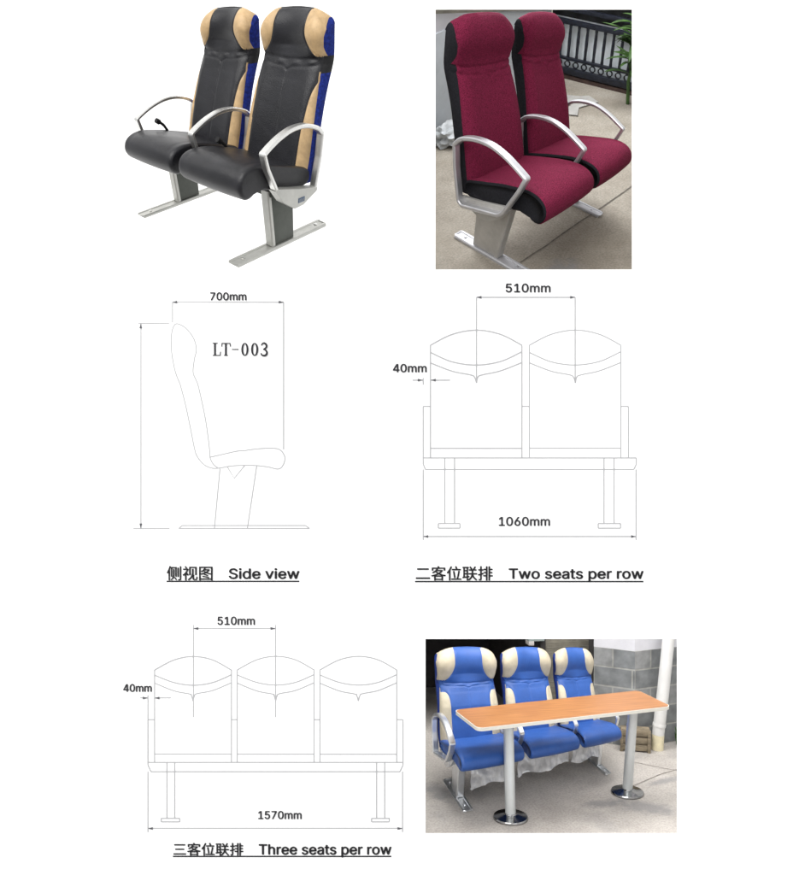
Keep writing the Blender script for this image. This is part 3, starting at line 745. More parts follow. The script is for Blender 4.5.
lc = local('blue', (.93, .47), (.27, -.115))
bm = bmesh.new(); box(bm, 0, .24, .0, .10, .01, .19, .003); from_bm('box_body', bm, M['crate'], cr, warp=lc)
for z in (.012, .075, .138):
    bm = bmesh.new(); box(bm, -.006, .246, -.012, -.001, z, z + .050, .002); from_bm('slat', bm, M['crate'], cr, warp=lc)
for x in (-.008, .222):
    bm = bmesh.new(); box(bm, x, x + .026, -.022, -.0125, .0, .195, .002); from_bm('corner_post', bm, M['crate'], cr, warp=lc)
wd = thing('weed_plant', 'small scraggly weed growing at the wall foot right of the pipe', 'plant', MW['blue'])
for q in range(22):
    ang = random.uniform(0, 2 * PI); bm = bmesh.new()
    leaf(bm, (1.53 + random.uniform(-.05, .05), .50 + random.uniform(-.03, .03), .0), (math.cos(ang) * .6, math.sin(ang) * .4 - .1, 1), random.uniform(.07, .19), random.uniform(.006, .012), random.uniform(.0, .05))
    from_bm('leaf', bm, M['leaf'] if q % 3 else M['plastic_bag'], wd, smooth=180, warp=sb)

# ---------------------------------------------------------------- the white board with its two openings
HOLES = [(435.5, 9.5, 632, 269.5), (425.5, 639, 677, 833.5)]
def board():
    xs = sorted({-500, 1300} | {h[0] for h in HOLES} | {h[2] for h in HOLES}); ys = sorted({-500, 1400} | {h[1] for h in HOLES} | {h[3] for h in HOLES})
    def solid(i, j):
        cx, cy = (xs[i] + xs[i + 1]) / 2, (ys[j] + ys[j + 1]) / 2
        return not any(h[0] < cx < h[2] and h[1] < cy < h[3] for h in HOLES)
    bm = bmesh.new(); V = {}
    def v(i, j, k):
        if (i, j, k) not in V: V[i, j, k] = bm.verts.new(page(xs[i], ys[j], -.004 * k))
        return V[i, j, k]
    nx, ny = len(xs) - 1, len(ys) - 1
    for i in range(nx):
        for j in range(ny):
            if not solid(i, j): continue
            bm.faces.new((v(i, j, 0), v(i, j + 1, 0), v(i + 1, j + 1, 0), v(i + 1, j, 0))); bm.faces.new((v(i, j, 1), v(i + 1, j, 1), v(i + 1, j + 1, 1), v(i, j + 1, 1)))
            for (di, dj, a, b) in ((-1, 0, (i, j), (i, j + 1)), (1, 0, (i + 1, j), (i + 1, j + 1)), (0, -1, (i, j), (i + 1, j)), (0, 1, (i, j + 1), (i + 1, j + 1))):
                ii, jj = i + di, j + dj
                if not (0 <= ii < nx and 0 <= jj < ny) or not solid(ii, jj): bm.faces.new((v(*a, 0), v(*b, 0), v(*b, 1), v(*a, 1)))
    return tag(from_bm('wall', bm, M['board'], smooth=None), 'plain white board behind the drawings and around the two pictures', kind='structure')
board()

# ---------------------------------------------------------------- printed drawings
LAY = [0]
def ribbons(name, lines, wpx, m, parent):
    wpx = 1.1 if wpx == .9 else wpx
    bm = bmesh.new()
    for pts in lines:
        LAY[0] = (LAY[0] + 1) % 40
        lift = .0012 + LAY[0] * .00008; h = wpx / 2
        P = [Vector(p) for p in pts]
        L, R_ = [], []
        for i, p in enumerate(P):
            a = P[max(0, i - 1)]; b = P[min(len(P) - 1, i + 1)]; d = (b - a); d = d.normalized() if d.length else Vector((1, 0)); n = Vector((-d.y, d.x)) * h
            L.append(bm.verts.new(page(p.x + n.x, p.y + n.y, lift))); R_.append(bm.verts.new(page(p.x - n.x, p.y - n.y, lift)))
        for i in range(len(P) - 1): bm.faces.new((L[i], L[i + 1], R_[i + 1], R_[i]))
    return from_bm(name, bm, m, parent, smooth=None)
def arrows(lst):                              # (x, y, dx, dy) tips as small tapered ribbons
    out = []
    bm = bmesh.new()
    for x, y, dx, dy in lst:
        p = Vector((x, y)); d = Vector((dx, dy)); n = Vector((-dy, dx)) * 1.4
        bm.faces.new([bm.verts.new(page(q.x, q.y, .0052)) for q in (p, p - d * 5 + n, p - d * 5 - n)])
    return bm
def smooth2(P): return crspline([tuple(p) for p in P], 8, closed=False)
SPACE=188
CAPH=509
GLYPH={'0':(453,[[227,-7,199,-5,174,1,151,11,130,24,111,41,95,62,80,86,69,113,60,144,53,178,49,214,48,254,49,294,53,330,60,364,69,395,81,422,95,447,112,467,130,484,151,498,174,508,200,514,227,516,254,514,279,508,302,498,323,484,342,467,358,447,372,422,384,395,393,364,400,330,404,294,405,254,404,214,400,178,393,144,384,113,373,86,359,62,342,41,323,24,302,11,279,1,254,-5],[227,50,245,51,261,56,276,63,290,74,303,87,313,103,323,122,330,144,336,168,340,194,343,223,344,254,343,285,340,314,336,341,330,365,323,387,313,405,303,422,290,435,276,446,261,453,245,458,227,460,209,458,192,453,177,446,163,435,151,422,140,405,131,387,123,365,117,341,113,314,110,285,109,254,110,223,113,194,117,168,123,144,131,122,140,103,151,87,163,74,177,63,192,56,209,51]]),'1':(453,[[76,0,76,55,391,55,391,0],[276,509,276,0,212,0,212,448,209,448,86,358,86,427,198,509]]),'4':(453,[[40,105,40,158,247,509,343,509,343,163,413,163,413,105,343,105,343,0,282,0,282,105],[109,163,282,163,282,455]]),'5':(453,[[221,-7,199,-6,178,-2,159,3,140,11,123,21,108,32,94,45,83,60,73,76,66,93,62,111,60,130,122,130,124,119,127,108,132,98,138,89,145,80,154,73,163,66,173,60,184,56,196,52,208,50,221,50,236,51,250,53,264,58,276,64,288,72,298,82,307,92,314,104,320,117,324,131,327,146,328,162,327,178,324,193,320,208,314,221,306,233,297,244,286,254,275,262,262,269,248,273,233,276,218,277,205,276,192,275,180,272,167,268,156,264,145,258,136,252,128,246,67,253,96,509,366,509,366,452,151,452,134,301,136,301,145,308,155,315,166,320,178,325,190,329,203,331,216,333,229,334,247,333,263,330,279,326,294,321,308,314,321,306,334,296,345,285,355,273,364,260,372,246,379,231,384,215,388,199,390,181,391,163,390,139,385,117,379,95,369,76,357,57,343,41,327,27,309,15,289,6,268,-1,245,-5]]),'6':(453,[[226,-7,203,-5,182,-1,161,5,142,15,125,26,109,40,96,56,84,74,75,94,69,115,65,138,64,162,65,180,68,199,73,219,80,239,89,261,102,285,118,311,137,340,252,509,322,509,151,261,145,261,149,268,154,275,159,281,165,288,172,293,179,299,187,303,196,307,205,310,214,312,224,314,235,314,257,313,278,309,298,303,316,295,332,284,346,271,359,257,370,240,378,221,384,201,388,180,389,157,388,134,384,112,377,92,368,73,356,55,343,39,327,26,310,14,291,5,271,-2,249,-6],[226,48,241,49,254,52,267,56,279,63,289,70,299,79,307,90,314,101,320,114,324,128,327,142,327,157,327,173,324,187,320,201,314,213,307,225,299,235,289,244,279,251,267,258,254,262,241,264,226,265,212,264,198,262,186,258,174,252,163,244,153,235,145,225,138,214,132,201,128,188,126,174,125,158,126,143,128,128,132,114,138,102,145,90,153,79,163,70,174,63,186,56,198,52,212,49]]),'7':(453,[[97,0,323,448,323,452,62,452,62,509,391,509,391,449,165,0]]),'S':(447,[[224,-9,197,-8,172,-4,149,1,128,9,108,19,91,31,76,45,64,60,54,77,46,96,41,115,38,137,104,137,107,123,110,110,116,98,123,88,132,79,142,71,154,64,166,59,180,55,194,52,209,50,224,49,241,50,257,52,272,55,286,60,299,66,311,74,321,82,329,92,336,102,341,114,345,126,346,139,345,151,342,161,338,171,332,179,325,186,316,193,307,199,296,205,284,209,272,214,259,218,245,222,184,239,154,249,128,260,105,274,86,289,71,307,60,326,54,348,52,372,53,393,58,413,65,431,75,448,87,463,102,476,119,488,138,498,158,506,180,511,203,514,227,516,252,514,275,511,296,505,316,498,334,488,351,476,365,463,377,449,387,433,394,415,399,397,401,378,337,378,334,396,326,412,316,426,302,437,286,447,267,453,247,457,225,459,209,458,194,456,180,452,167,448,156,442,145,435,136,427,129,418,123,409,118,398,116,387,115,376,116,363,119,352,124,342,131,334,139,326,148,319,158,313,169,308,180,304,191,300,202,296,212,293,264,279,276,276,287,272,299,268,312,264,324,258,336,252,347,245,359,238,369,229,379,220,387,209,395,198,401,185,405,171,407,155,408,139,407,118,403,99,396,81,386,64,374,48,360,34,343,21,323,11,302,2,278,-4,252,-8]]),'T':(449,[[32,452,32,509,417,509,417,452,257,452,257,0,193,0,193,452]]),'a':(389,[[160,-9,142,-8,126,-5,110,-1,94,5,80,12,68,22,57,32,48,45,40,58,35,73,31,90,30,108,31,123,34,138,38,150,43,161,50,171,58,179,67,187,78,193,89,199,100,203,112,207,125,211,138,213,152,216,165,218,178,220,234,227,244,228,252,230,259,232,265,235,270,238,273,243,275,248,276,255,276,257,275,268,273,279,271,288,267,297,262,304,256,311,248,317,240,322,230,326,220,329,208,330,196,331,183,330,171,329,159,326,149,322,140,318,132,313,124,307,118,301,112,294,107,288,103,281,100,274,41,291,48,308,57,322,67,335,79,346,91,355,104,364,118,370,133,375,148,379,163,382,179,384,194,384,204,384,215,383,227,382,239,379,251,376,263,372,275,367,286,360,296,353,306,343,315,333,322,320,329,306,333,290,336,272,337,251,337,0,277,0,277,52,272,52,269,45,264,38,258,32,252,25,244,18,236,12,226,6,215,1,203,-3,190,-6,176,-8],[170,45,187,46,202,49,216,53,228,59,239,66,248,74,257,83,263,93,269,104,272,115,275,126,276,138,276,190,273,188,270,186,265,184,259,182,253,180,246,179,239,177,231,176,200,171,175,168,165,166,154,164,144,162,134,159,125,155,117,150,110,145,103,139,98,132,95,124,93,115,92,105,92,95,94,87,98,79,102,72,107,66,114,61,121,56,130,52,139,49,149,47,159,46]]),'d':(424,[[195,-8,172,-7,151,-2,130,5,111,16,94,29,79,45,66,64,55,84,46,108,39,133,35,160,34,189,35,218,39,245,46,270,55,293,66,313,79,332,95,347,112,361,131,371,151,378,173,383,196,384,213,384,228,381,241,378,253,373,263,367,272,360,280,353,287,346,293,338,298,331,303,325,306,319,311,319,311,509,372,509,372,0,313,0,313,59,307,59,303,53,298,46,293,39,287,31,280,24,272,17,263,10,252,4,241,-1,227,-5,212,-7],[205,47,221,48,236,51,250,57,263,65,274,75,284,86,293,100,299,115,305,132,309,150,311,169,312,189,311,210,309,229,305,247,300,263,293,278,284,291,275,302,263,312,251,320,237,325,221,329,205,330,187,329,172,325,157,319,145,311,133,301,124,290,115,276,108,261,103,245,99,227,97,209,96,189,97,170,99,151,103,133,109,117,115,101,124,88,134,76,145,66,158,57,172,51,188,48]]),'e':(404,[[212,-8,185,-7,161,-2,138,6,117,16,98,30,82,46,68,64,56,85,46,108,40,132,35,159,34,187,35,215,39,242,46,267,55,290,67,311,81,329,97,346,115,359,135,370,157,378,180,383,205,384,221,384,236,382,251,379,266,374,280,368,294,361,307,351,319,341,331,329,341,315,350,299,357,282,363,263,368,242,370,219,371,194,371,169,75,169,75,221,338,221,310,202,309,220,307,237,303,254,298,269,291,282,283,294,273,305,263,314,250,321,237,326,222,329,205,330,189,329,173,326,159,321,146,313,135,304,125,294,116,282,109,270,103,256,99,241,97,226,96,211,96,178,97,157,100,139,104,122,110,106,118,92,128,80,139,70,151,61,165,55,179,50,195,47,212,46,224,47,234,48,244,50,254,53,263,56,271,61,278,66,285,73,292,80,297,88,302,96,306,105,365,91,360,77,353,63,345,51,335,39,324,29,311,19,298,11,283,4,266,-1,249,-5,231,-7]]),'h':(410,[[114,227,114,0,53,0,53,509,114,509,114,287,102,287,112,312,124,332,137,349,152,362,169,372,187,379,207,383,227,384,246,383,264,380,280,376,295,369,309,360,321,349,332,336,341,321,348,304,353,285,356,264,357,240,357,0,296,0,296,235,295,256,290,275,283,291,273,304,260,315,246,323,229,328,210,329,197,328,184,326,172,322,161,317,150,311,141,303,133,293,126,283,121,271,117,257,114,243]]),'i':(167,[[53,0,53,379,114,379,114,0],[84,443,75,444,67,446,60,449,54,455,48,461,44,468,42,475,41,483,42,491,44,499,48,506,54,512,60,517,67,521,75,523,84,524,92,523,100,521,107,517,114,512,119,506,123,499,126,491,126,483,126,475,123,468,119,461,114,455,107,449,100,446,92,444]]),'m':(610,[[53,0,53,379,112,379,112,295,108,295,112,310,118,323,125,335,132,346,141,355,151,363,161,370,172,376,183,380,195,384,207,386,219,386,239,385,257,380,273,372,287,361,299,347,309,331,316,314,321,295,312,295,317,308,322,321,329,332,337,343,347,353,357,361,368,369,381,375,394,380,407,383,422,385,437,386,453,385,468,383,483,378,497,372,510,364,522,354,532,342,541,328,548,313,553,296,556,276,557,255,557,0,496,0,496,254,494,273,490,289,483,302,473,313,460,321,447,326,433,329,419,330,406,330,395,328,384,324,374,320,365,314,358,307,351,299,345,290,341,280,338,270,336,259,335,247,335,0,274,0,274,260,273,275,269,288,262,301,253,311,242,320,229,326,215,329,199,330,188,330,178,328,168,325,158,320,148,314,140,307,132,299,126,289,121,278,117,266,114,253,114,238,114,0]]),'o':(415,[[207,-8,182,-7,159,-2,137,6,117,16,98,30,82,46,68,64,56,85,46,108,40,133,36,159,34,187,36,216,40,243,46,268,56,291,68,312,82,330,98,346,117,360,137,371,159,378,182,383,207,384,233,383,256,378,278,371,299,360,317,346,333,330,347,312,359,291,369,268,376,243,380,216,381,187,380,159,376,133,369,108,359,85,347,64,333,46,317,30,299,16,278,6,256,-2,233,-7],[207,46,226,48,242,51,257,57,270,66,282,76,292,89,300,102,307,117,312,134,316,151,318,169,319,187,318,206,316,224,312,242,307,258,300,274,292,287,282,300,270,310,257,319,242,325,226,329,207,330,189,329,173,325,158,319,145,310,134,300,124,287,115,274,108,258,103,242,99,224,97,206,96,187,97,169,99,151,103,134,108,117,115,102,124,89,134,76,145,66,158,57,173,51,189,48]]),'p':(424,[[53,-143,53,379,112,379,112,319,118,319,122,325,126,331,131,338,137,346,144,353,152,360,161,367,171,373,183,378,197,381,212,384,229,384,252,383,274,378,294,371,313,361,330,347,345,332,359,313,370,293,379,270,385,245,389,218,390,189,389,160,385,133,379,108,370,84,359,64,346,45,330,29,313,16,294,5,274,-2,252,-7,229,-8,213,-7,198,-5,184,-1,173,4,162,10,153,17,145,24,138,31,132,39,127,46,122,53,118,59,114,59,114,-143],[220,47,237,48,253,51,267,57,279,66,291,76,301,88,309,101,316,117,321,133,325,151,327,170,328,189,327,209,325,227,321,245,316,261,309,276,301,290,291,301,280,311,267,319,253,325,237,329,220,330,203,329,188,325,174,320,161,312,150,302,140,291,132,278,125,263,120,247,116,229,113,210,113,189,113,169,116,150,120,132,125,115,132,100,140,86,150,75,162,65,174,57,188,51,204,48]]),'r':(259,[[53,0,53,379,112,379,112,321,115,321,122,335,130,347,140,358,152,367,166,375,181,380,196,384,213,385,229,384,243,384,243,322,230,324,224,325,219,325,213,326,207,326,194,325,182,323,170,319,159,315,149,309,140,301,132,293,126,284,121,273,117,262,114,250,114,237,114,0]]),'s':(365,[[182,-8,163,-7,145,-5,128,-2,112,3,98,10,84,18,72,27,62,38,53,50,45,63,40,78,36,94,94,107,99,92,105,79,114,69,124,60,136,54,150,49,165,46,181,45,200,46,217,50,232,55,244,62,255,71,262,81,267,91,268,103,267,112,265,121,260,129,254,136,246,142,237,147,225,151,212,155,149,170,125,177,104,186,87,196,72,208,61,222,53,237,48,255,47,274,48,290,51,305,57,319,65,332,75,343,87,354,100,363,115,370,131,377,149,381,167,384,187,384,206,384,223,381,239,378,254,372,267,366,279,358,290,349,299,339,307,328,314,316,319,303,324,290,268,277,264,288,258,298,251,307,243,316,232,323,219,328,205,331,187,333,171,332,156,329,143,324,131,317,121,308,114,299,110,289,109,277,110,267,112,258,117,250,124,243,133,237,144,232,157,227,172,223,229,209,254,202,275,194,292,183,306,171,317,158,325,142,330,125,331,107,330,90,326,75,321,61,312,47,302,35,290,24,276,15,260,6,242,0,223,-5,203,-7]]),'t':(227,[[204,379,204,327,6,327,6,379],[65,471,126,471,126,98,127,86,128,76,132,68,136,61,142,56,150,53,159,51,170,50,185,51,202,54,213,2,208,0,203,-1,198,-2,192,-3,186,-3,180,-4,174,-4,168,-4,145,-3,125,2,107,10,92,21,80,35,72,52,67,71,65,93]]),'v':(389,[[163,0,17,379,84,379,165,155,171,138,177,121,182,104,187,87,191,70,196,53,201,37,206,21,184,21,189,37,194,53,198,70,203,87,207,104,213,121,218,138,224,155,305,379,371,379,226,0]]),'w':(567,[[138,0,23,379,87,379,133,214,138,196,143,177,149,157,154,137,159,115,165,91,170,67,175,41,165,41,170,66,175,90,180,113,186,135,191,156,196,176,201,195,206,214,252,379,316,379,362,214,366,196,371,176,376,157,382,136,387,114,392,91,397,67,402,41,391,41,397,66,402,90,408,113,413,135,418,156,423,176,429,195,434,214,480,379,545,379,429,0,368,0,319,172,305,225,301,239,297,252,294,266,291,280,277,338,291,338,277,280,263,225,259,211,255,198,252,185,248,172,199,0]])}

def text(name, s, x0, x1, base, cap, m, parent=None, bold=0., lift=.0055):
    if cap[0] == 'cap':                       # latin lettering from stored outlines, filled
        cu = bpy.data.curves.new('t', 'CURVE'); cu.dimensions = '2D'; cu.fill_mode = 'BOTH'
        px = 0.
        for ch in s:
            if ch == ' ': px += SPACE / 1000; continue
            adv, loops = GLYPH[ch]
            for P in loops:
                Q = [(P[2 * i], P[2 * i + 1]) for i in range(len(P) // 2)]; Q = [q for i, q in enumerate(Q) if math.dist(q, Q[i - 1]) > 3]; P = [c for q in Q for c in q]
                n = len(P) // 2; sp = cu.splines.new('POLY'); sp.points.add(n - 1); sp.use_cyclic_u = True
                for i in range(n): sp.points[i].co = (px + P[2 * i] / 1000, P[2 * i + 1] / 1000, 0, 1)
            px += adv / 1000
    else:
        cu = bpy.data.curves.new('t', 'FONT'); cu.body = s; cu.size = 1.0; cu.resolution_u = 4
    o = bpy.data.objects.new('t', cu); COL.objects.link(o)
    dg = bpy.context.evaluated_depsgraph_get(); me = bpy.data.meshes.new_from_object(o.evaluated_get(dg)); bpy.data.objects.remove(o)
    xs = [v.co.x for v in me.vertices]; ys = [v.co.y for v in me.vertices]
    lo, hi = min(xs), max(xs)
    # cap height of this face
    if cap[0] == 'fit': y0, y1 = min(ys), max(ys); ky = cap[1] / (y1 - y0); yb = y0
    else: ky = cap[1] / (CAPH / 1000); yb = 0
    kx = (x1 - x0) / (hi - lo)
    for v in me.vertices:
        v.co = page(x0 + (v.co.x - lo) * kx, base - (v.co.y - yb) * ky, lift)
    me.materials.clear(); me.update()
    if bold:                                  # heavier strokes: the same outline laid again a hair to each side
        V = [v.co.copy() for v in me.vertices]; Fs = [tuple(p.vertices) for p in me.polygons]; vs, fs = [], []
        for k, (dx, dy) in enumerate(((-1, 0), (1, 0), (0, -.7), (0, .7), (-.6, .5), (.6, -.5))):
            o_ = Vector((dx * bold * PXM, -.00025 * k, dy * bold * PXM)); n0 = len(vs)
            vs += [v + o_ for v in V]; fs += [tuple(i + n0 for i in f) for f in Fs]
        me = bpy.data.meshes.new(name); me.from_pydata([tuple(v) for v in vs], [], fs); me.update()
    return link(name, me, m, parent)
def Z4(P): return [(130 + .2743 * u, 300 + .2743 * v) for u, v in P]
def Z5(P): return [(380 + .3599 * u, 275 + .36 * v) for u, v in P]
def Z6(P): return [(110 + .388 * u, 600 + .388 * v) for u, v in P]
ID = Matrix.Identity(4)
def at_px(u, v): return Matrix.Translation(page(u, v))
def keep(root, kids):
    for k in kids: k.parent = root; k.matrix_parent_inverse = root.matrix_world.inverted()

# side view
d1 = thing('seat_drawing', 'faint side-view line drawing of one seat under the 700mm dimension, marked LT-003', 'drawing', at_px(228, 528), 'line drawings on the sheet')
d1.matrix_world = ID
body = [smooth2(Z4([(183, 307), (165, 260), (152, 190), (151, 130), (160, 95), (175, 87), (205, 104), (232, 140), (242, 180), (235, 215), (230, 262), (240, 290), (248, 310), (262, 370), (276, 440), (286, 510), (291, 556), (293, 578), (305, 600), (320, 611)])),
        smooth2(Z4([(183, 307), (202, 380), (219, 460), (235, 540), (245, 570), (270, 600), (300, 613), (330, 612)])), smooth2(Z4([(418, 549), (460, 543), (510, 540), (540, 543), (555, 553)])),
        smooth2(Z4([(292, 573), (340, 562), (390, 551), (418, 549)])), smooth2(Z4([(330, 612), (380, 604), (450, 603), (500, 608), (540, 616), (558, 602), (565, 575), (555, 553)])),
        Z4([(355, 608), (380, 650), (418, 604)]), Z4([(328, 615), (308, 832)]), Z4([(462, 605), (428, 832)]), Z4([(190, 822), (640, 822)]), Z4([(640, 822), (655, 833)]), Z4([(655, 833), (178, 833)]), Z4([(178, 833), (190, 822)])]
dim = [Z4([(155, 8), (560, 8)]), Z4([(155, 8), (155, 82)]), Z4([(560, 8), (560, 545)]), Z4([(40, 85), (40, 833)]), Z4([(30, 85), (143, 85)]), Z4([(12, 833), (145, 833)])]
ribbons('backrest_line_print', body[:2], .9, M['ink_line'], d1); ribbons('seat_line_print', body[2:5], .9, M['ink_line'], d1); ribbons('bracket_line_print', body[5:6], .9, M['ink_line'], d1); ribbons('leg_line_print', body[6:8], .9, M['ink_line'], d1); ribbons('foot_bar_line_print', body[8:], .9, M['ink_line'], d1); ribbons('dimension_line_print', dim, .9, M['ink_line'], d1)
from_bm('arrowhead_print', arrows([(172.3, 302.2, -1, 0), (283.8, 302.2, 1, 0), (141, 323.4, 0, -1), (141, 528.4, 0, 1)]), M['ink_arrow'], d1, smooth=None)
text('dimension_lettering', '700mm', 210.6, 246.4, 300.3, ('cap', 7.6), M['ink_soft'], d1, .36)
# serif model mark
def serif():
    bm = bmesh.new()
    def rib(pts, ws):
        P = [Vector(p) for p in pts]; L, R_ = [], []
        LAY[0] = (LAY[0] + 1) % 40; lift = .0052 + LAY[0] * .00008
        for i, p in enumerate(P):
            a = P[max(0, i - 1)]; b = P[min(len(P) - 1, i + 1)]; d = (b - a).normalized(); w = ws[i] if isinstance(ws, list) else ws; n = Vector((-d.y, d.x)) * w / 2
            L.append(bm.verts.new(page(p.x + n.x, p.y + n.y, lift))); R_.append(bm.verts.new(page(p.x - n.x, p.y - n.y, lift)))
        for i in range(len(P) - 1): bm.faces.new((L[i], L[i + 1], R_[i + 1], R_[i]))
    def g(P, ox=190, oy=280, k=.1377): return [(ox + u * k, oy + v * k) for u, v in P]
    T = 2.0; t = 1.0
    rib(g([(183, 460), (183, 548)]), T); rib(g([(165, 460), (203, 460)]), t); rib(g([(165, 548), (222, 548)]), t); rib(g([(220, 548), (224, 520)]), t)
    rib(g([(262, 460), (262, 548)]), T); rib(g([(235, 461), (292, 461)]), t); rib(g([(234, 458), (232, 485)]), t); rib(g([(292, 458), (295, 485)]), t); rib(g([(248, 548), (277, 548)]), t)
    rib(g([(305, 505), (355, 505)]), t)
    for cx in (400, 471):
        P = []; W_ = []
        for q in range(29):
            a = 2 * PI * q / 28; P.append((cx + 19 * math.cos(a), 505 + 44 * math.sin(a))); W_.append(1.0 + 1.0 * abs(math.cos(a)))
        rib(g(P), W_)
    P = crspline([(520, 478), (528, 462), (543, 460), (556, 472), (555, 490), (540, 502), (532, 504)], 5, False) ; rib(g(P), [1.0 + 1.0 * math.sin(PI * i / (len(P) - 1)) for i in range(len(P))])
    P = crspline([(532, 504), (550, 510), (560, 526), (555, 543), (540, 550), (522, 544), (517, 530)], 5, False); rib(g(P), [1.0 + 1.1 * math.sin(PI * i / (len(P) - 1)) for i in range(len(P))])
    return bm
from_bm('model_lettering', serif(), M['ink_soft'], d1, smooth=None)

# two seats
d2 = thing('seat_drawing', 'line drawing of a two-seat row from the front, with dimensions 510mm and 1060mm', 'drawing', ID, 'line drawings on the sheet')
body = []
for o in (0, 275):
    body += [smooth2(Z5([(140 + o, 195), (200 + o, 165), (268 + o, 153), (335 + o, 165), (394 + o, 195)])), smooth2(Z5([(140 + o, 215), (200 + o, 241), (268 + o, 250), (335 + o, 240), (394 + o, 213)])),
             smooth2(Z5([(140 + o, 244), (200 + o, 267), (250 + o, 277), (262 + o, 283), (268 + o, 300)])), smooth2(Z5([(268 + o, 300), (272 + o, 283), (285 + o, 277), (335 + o, 266), (394 + o, 243)]))]
    for x in (140 + o, 394 + o): body += [Z5([(x, 195), (x, 508)])]
    body += [Z5([(141 + o, 481), (393 + o, 481)])]
body += [Z5([(120, 365), (140, 365)]), Z5([(394, 365), (415, 365)]), Z5([(669, 365), (690, 365)]), Z5([(120, 508), (712, 508)]), Z5([(126, 540), (705, 540)]), Z5([(120, 365), (120, 525)]), Z5([(120, 525), (126, 540)]), Z5([(712, 508), (712, 525)]), Z5([(712, 525), (705, 540)]), Z5([(690, 365), (690, 508)])]
for x in (180, 207, 622, 650): body.append(Z5([(x, 508), (x, 690)]))
for a, b in ((162, 222), (606, 668)): body += [Z5([(a, 690), (b, 690)]), Z5([(a, 703), (b, 703)]), Z5([(a, 690), (a, 703)]), Z5([(b, 690), (b, 703)])]
dim = [Z5([(268, 62), (542, 62)]), Z5([(268, 62), (268, 300)]), Z5([(542, 62), (542, 300)]), Z5([(90, 292), (120, 292)]), Z5([(140, 292), (195, 292)]), Z5([(120, 286), (120, 305)]), Z5([(120, 540), (120, 736)]), Z5([(711, 540), (711, 736)]), Z5([(120, 726), (711, 726)])]
ribbons('backrest_line_print', body[:7], .9, M['ink_line'], d2); ribbons('backrest_line_print', body[7:14], .9, M['ink_line'], d2); ribbons('armrest_line_print', body[14:17], .9, M['ink_line'], d2); ribbons('beam_line_print', body[17:24], .9, M['ink_line'], d2); ribbons('leg_line_print', body[24:26] + body[28:32], .9, M['ink_line'], d2); ribbons('leg_line_print', body[26:28] + body[32:], .9, M['ink_line'], d2); ribbons('dimension_line_print', dim, .9, M['ink_line'], d2)
ar = [(*Z5([(268, 62)])[0], -1, 0), (*Z5([(542, 62)])[0], 1, 0), (*Z5([(119, 292)])[0], 1, 0), (*Z5([(141, 292)])[0], -1, 0), (*Z5([(120, 726)])[0], -1, 0), (*Z5([(711, 726)])[0], 1, 0)]
from_bm('arrowhead_print', arrows(ar), M['ink_arrow'], d2, smooth=None)
text('dimension_lettering', '510mm', 505.8, 550.2, 292.3, ('cap', 8.4), M['ink_soft'], d2, .36)
text('dimension_lettering', '40mm', 393.2, 426.4, 372.2, ('cap', 8.0), M['ink_soft'], d2, .36)
text('dimension_lettering', '1060mm', 499, 549.6, 525.6, ('cap', 8.6), M['ink_soft'], d2, .36)

# three seats
d3 = thing('seat_drawing', 'line drawing of a three-seat row from the front, with dimensions 510mm and 1570mm', 'drawing', ID, 'line drawings on the sheet')
body = []
for o in (0, 213, 426):
    body += [smooth2(Z6([(115 + o, 180), (165 + o, 154), (215 + o, 145), (265 + o, 154), (313 + o, 180)])), smooth2(Z6([(115 + o, 193), (165 + o, 212), (215 + o, 219), (265 + o, 212), (313 + o, 192)])),
             smooth2(Z6([(115 + o, 214), (165 + o, 234), (205 + o, 242), (210 + o, 246), (214 + o, 260)])), smooth2(Z6([(214 + o, 260), (218 + o, 246), (225 + o, 241), (265 + o, 233), (313 + o, 213)])),
             Z6([(115 + o, 180), (115 + o, 418)]), Z6([(313 + o, 180), (313 + o, 418)]), Z6([(116 + o, 397), (312 + o, 397)])]
for a, b in ((98, 115), (313, 328), (526, 541), (739, 755)): body.append(Z6([(a, 308), (b, 308)]))
body += [Z6([(98, 308), (98, 425)]), Z6([(755, 308), (755, 425)]), Z6([(98, 418), (755, 418)]), Z6([(106, 442), (747, 442)]), Z6([(98, 425), (106, 442)]), Z6([(755, 425), (747, 442)])]
for x in (147, 167, 687, 708): body.append(Z6([(x, 418), (x, 562)]))
for a, b in ((132, 180), (674, 720)): body += [Z6([(a, 562), (b, 562)]), Z6([(a, 571), (b, 571)]), Z6([(a, 562), (a, 571)]), Z6([(b, 562), (b, 571)])]
dim = [Z6([(215, 73), (427, 73)]), Z6([(215, 64), (215, 302)]), Z6([(427, 64), (427, 302)]), Z6([(78, 252), (98, 252)]), Z6([(115, 252), (157, 252)]), Z6([(98, 245), (98, 308)]), Z6([(98, 442), (98, 598)]), Z6([(754, 442), (754, 598)]), Z6([(98, 588), (754, 588)])]
[ribbons('backrest_line_print', body[k:k + 7], .9, M['ink_line'], d3) for k in (0, 7, 14)]; ribbons('armrest_line_print', body[21:27], .9, M['ink_line'], d3); ribbons('beam_line_print', body[27:31], .9, M['ink_line'], d3); ribbons('leg_line_print', body[31:33] + body[35:39], .9, M['ink_line'], d3); ribbons('leg_line_print', body[33:35] + body[39:], .9, M['ink_line'], d3); ribbons('dimension_line_print', dim, .9, M['ink_line'], d3)
ar = [(*Z6([(215, 73)])[0], -1, 0), (*Z6([(427, 73)])[0], 1, 0), (*Z6([(98, 252)])[0], 1, 0), (*Z6([(115, 252)])[0], -1, 0), (*Z6([(98, 588)])[0], -1, 0), (*Z6([(754, 588)])[0], 1, 0)]
from_bm('arrowhead_print', arrows(ar), M['ink_arrow'], d3, smooth=None)
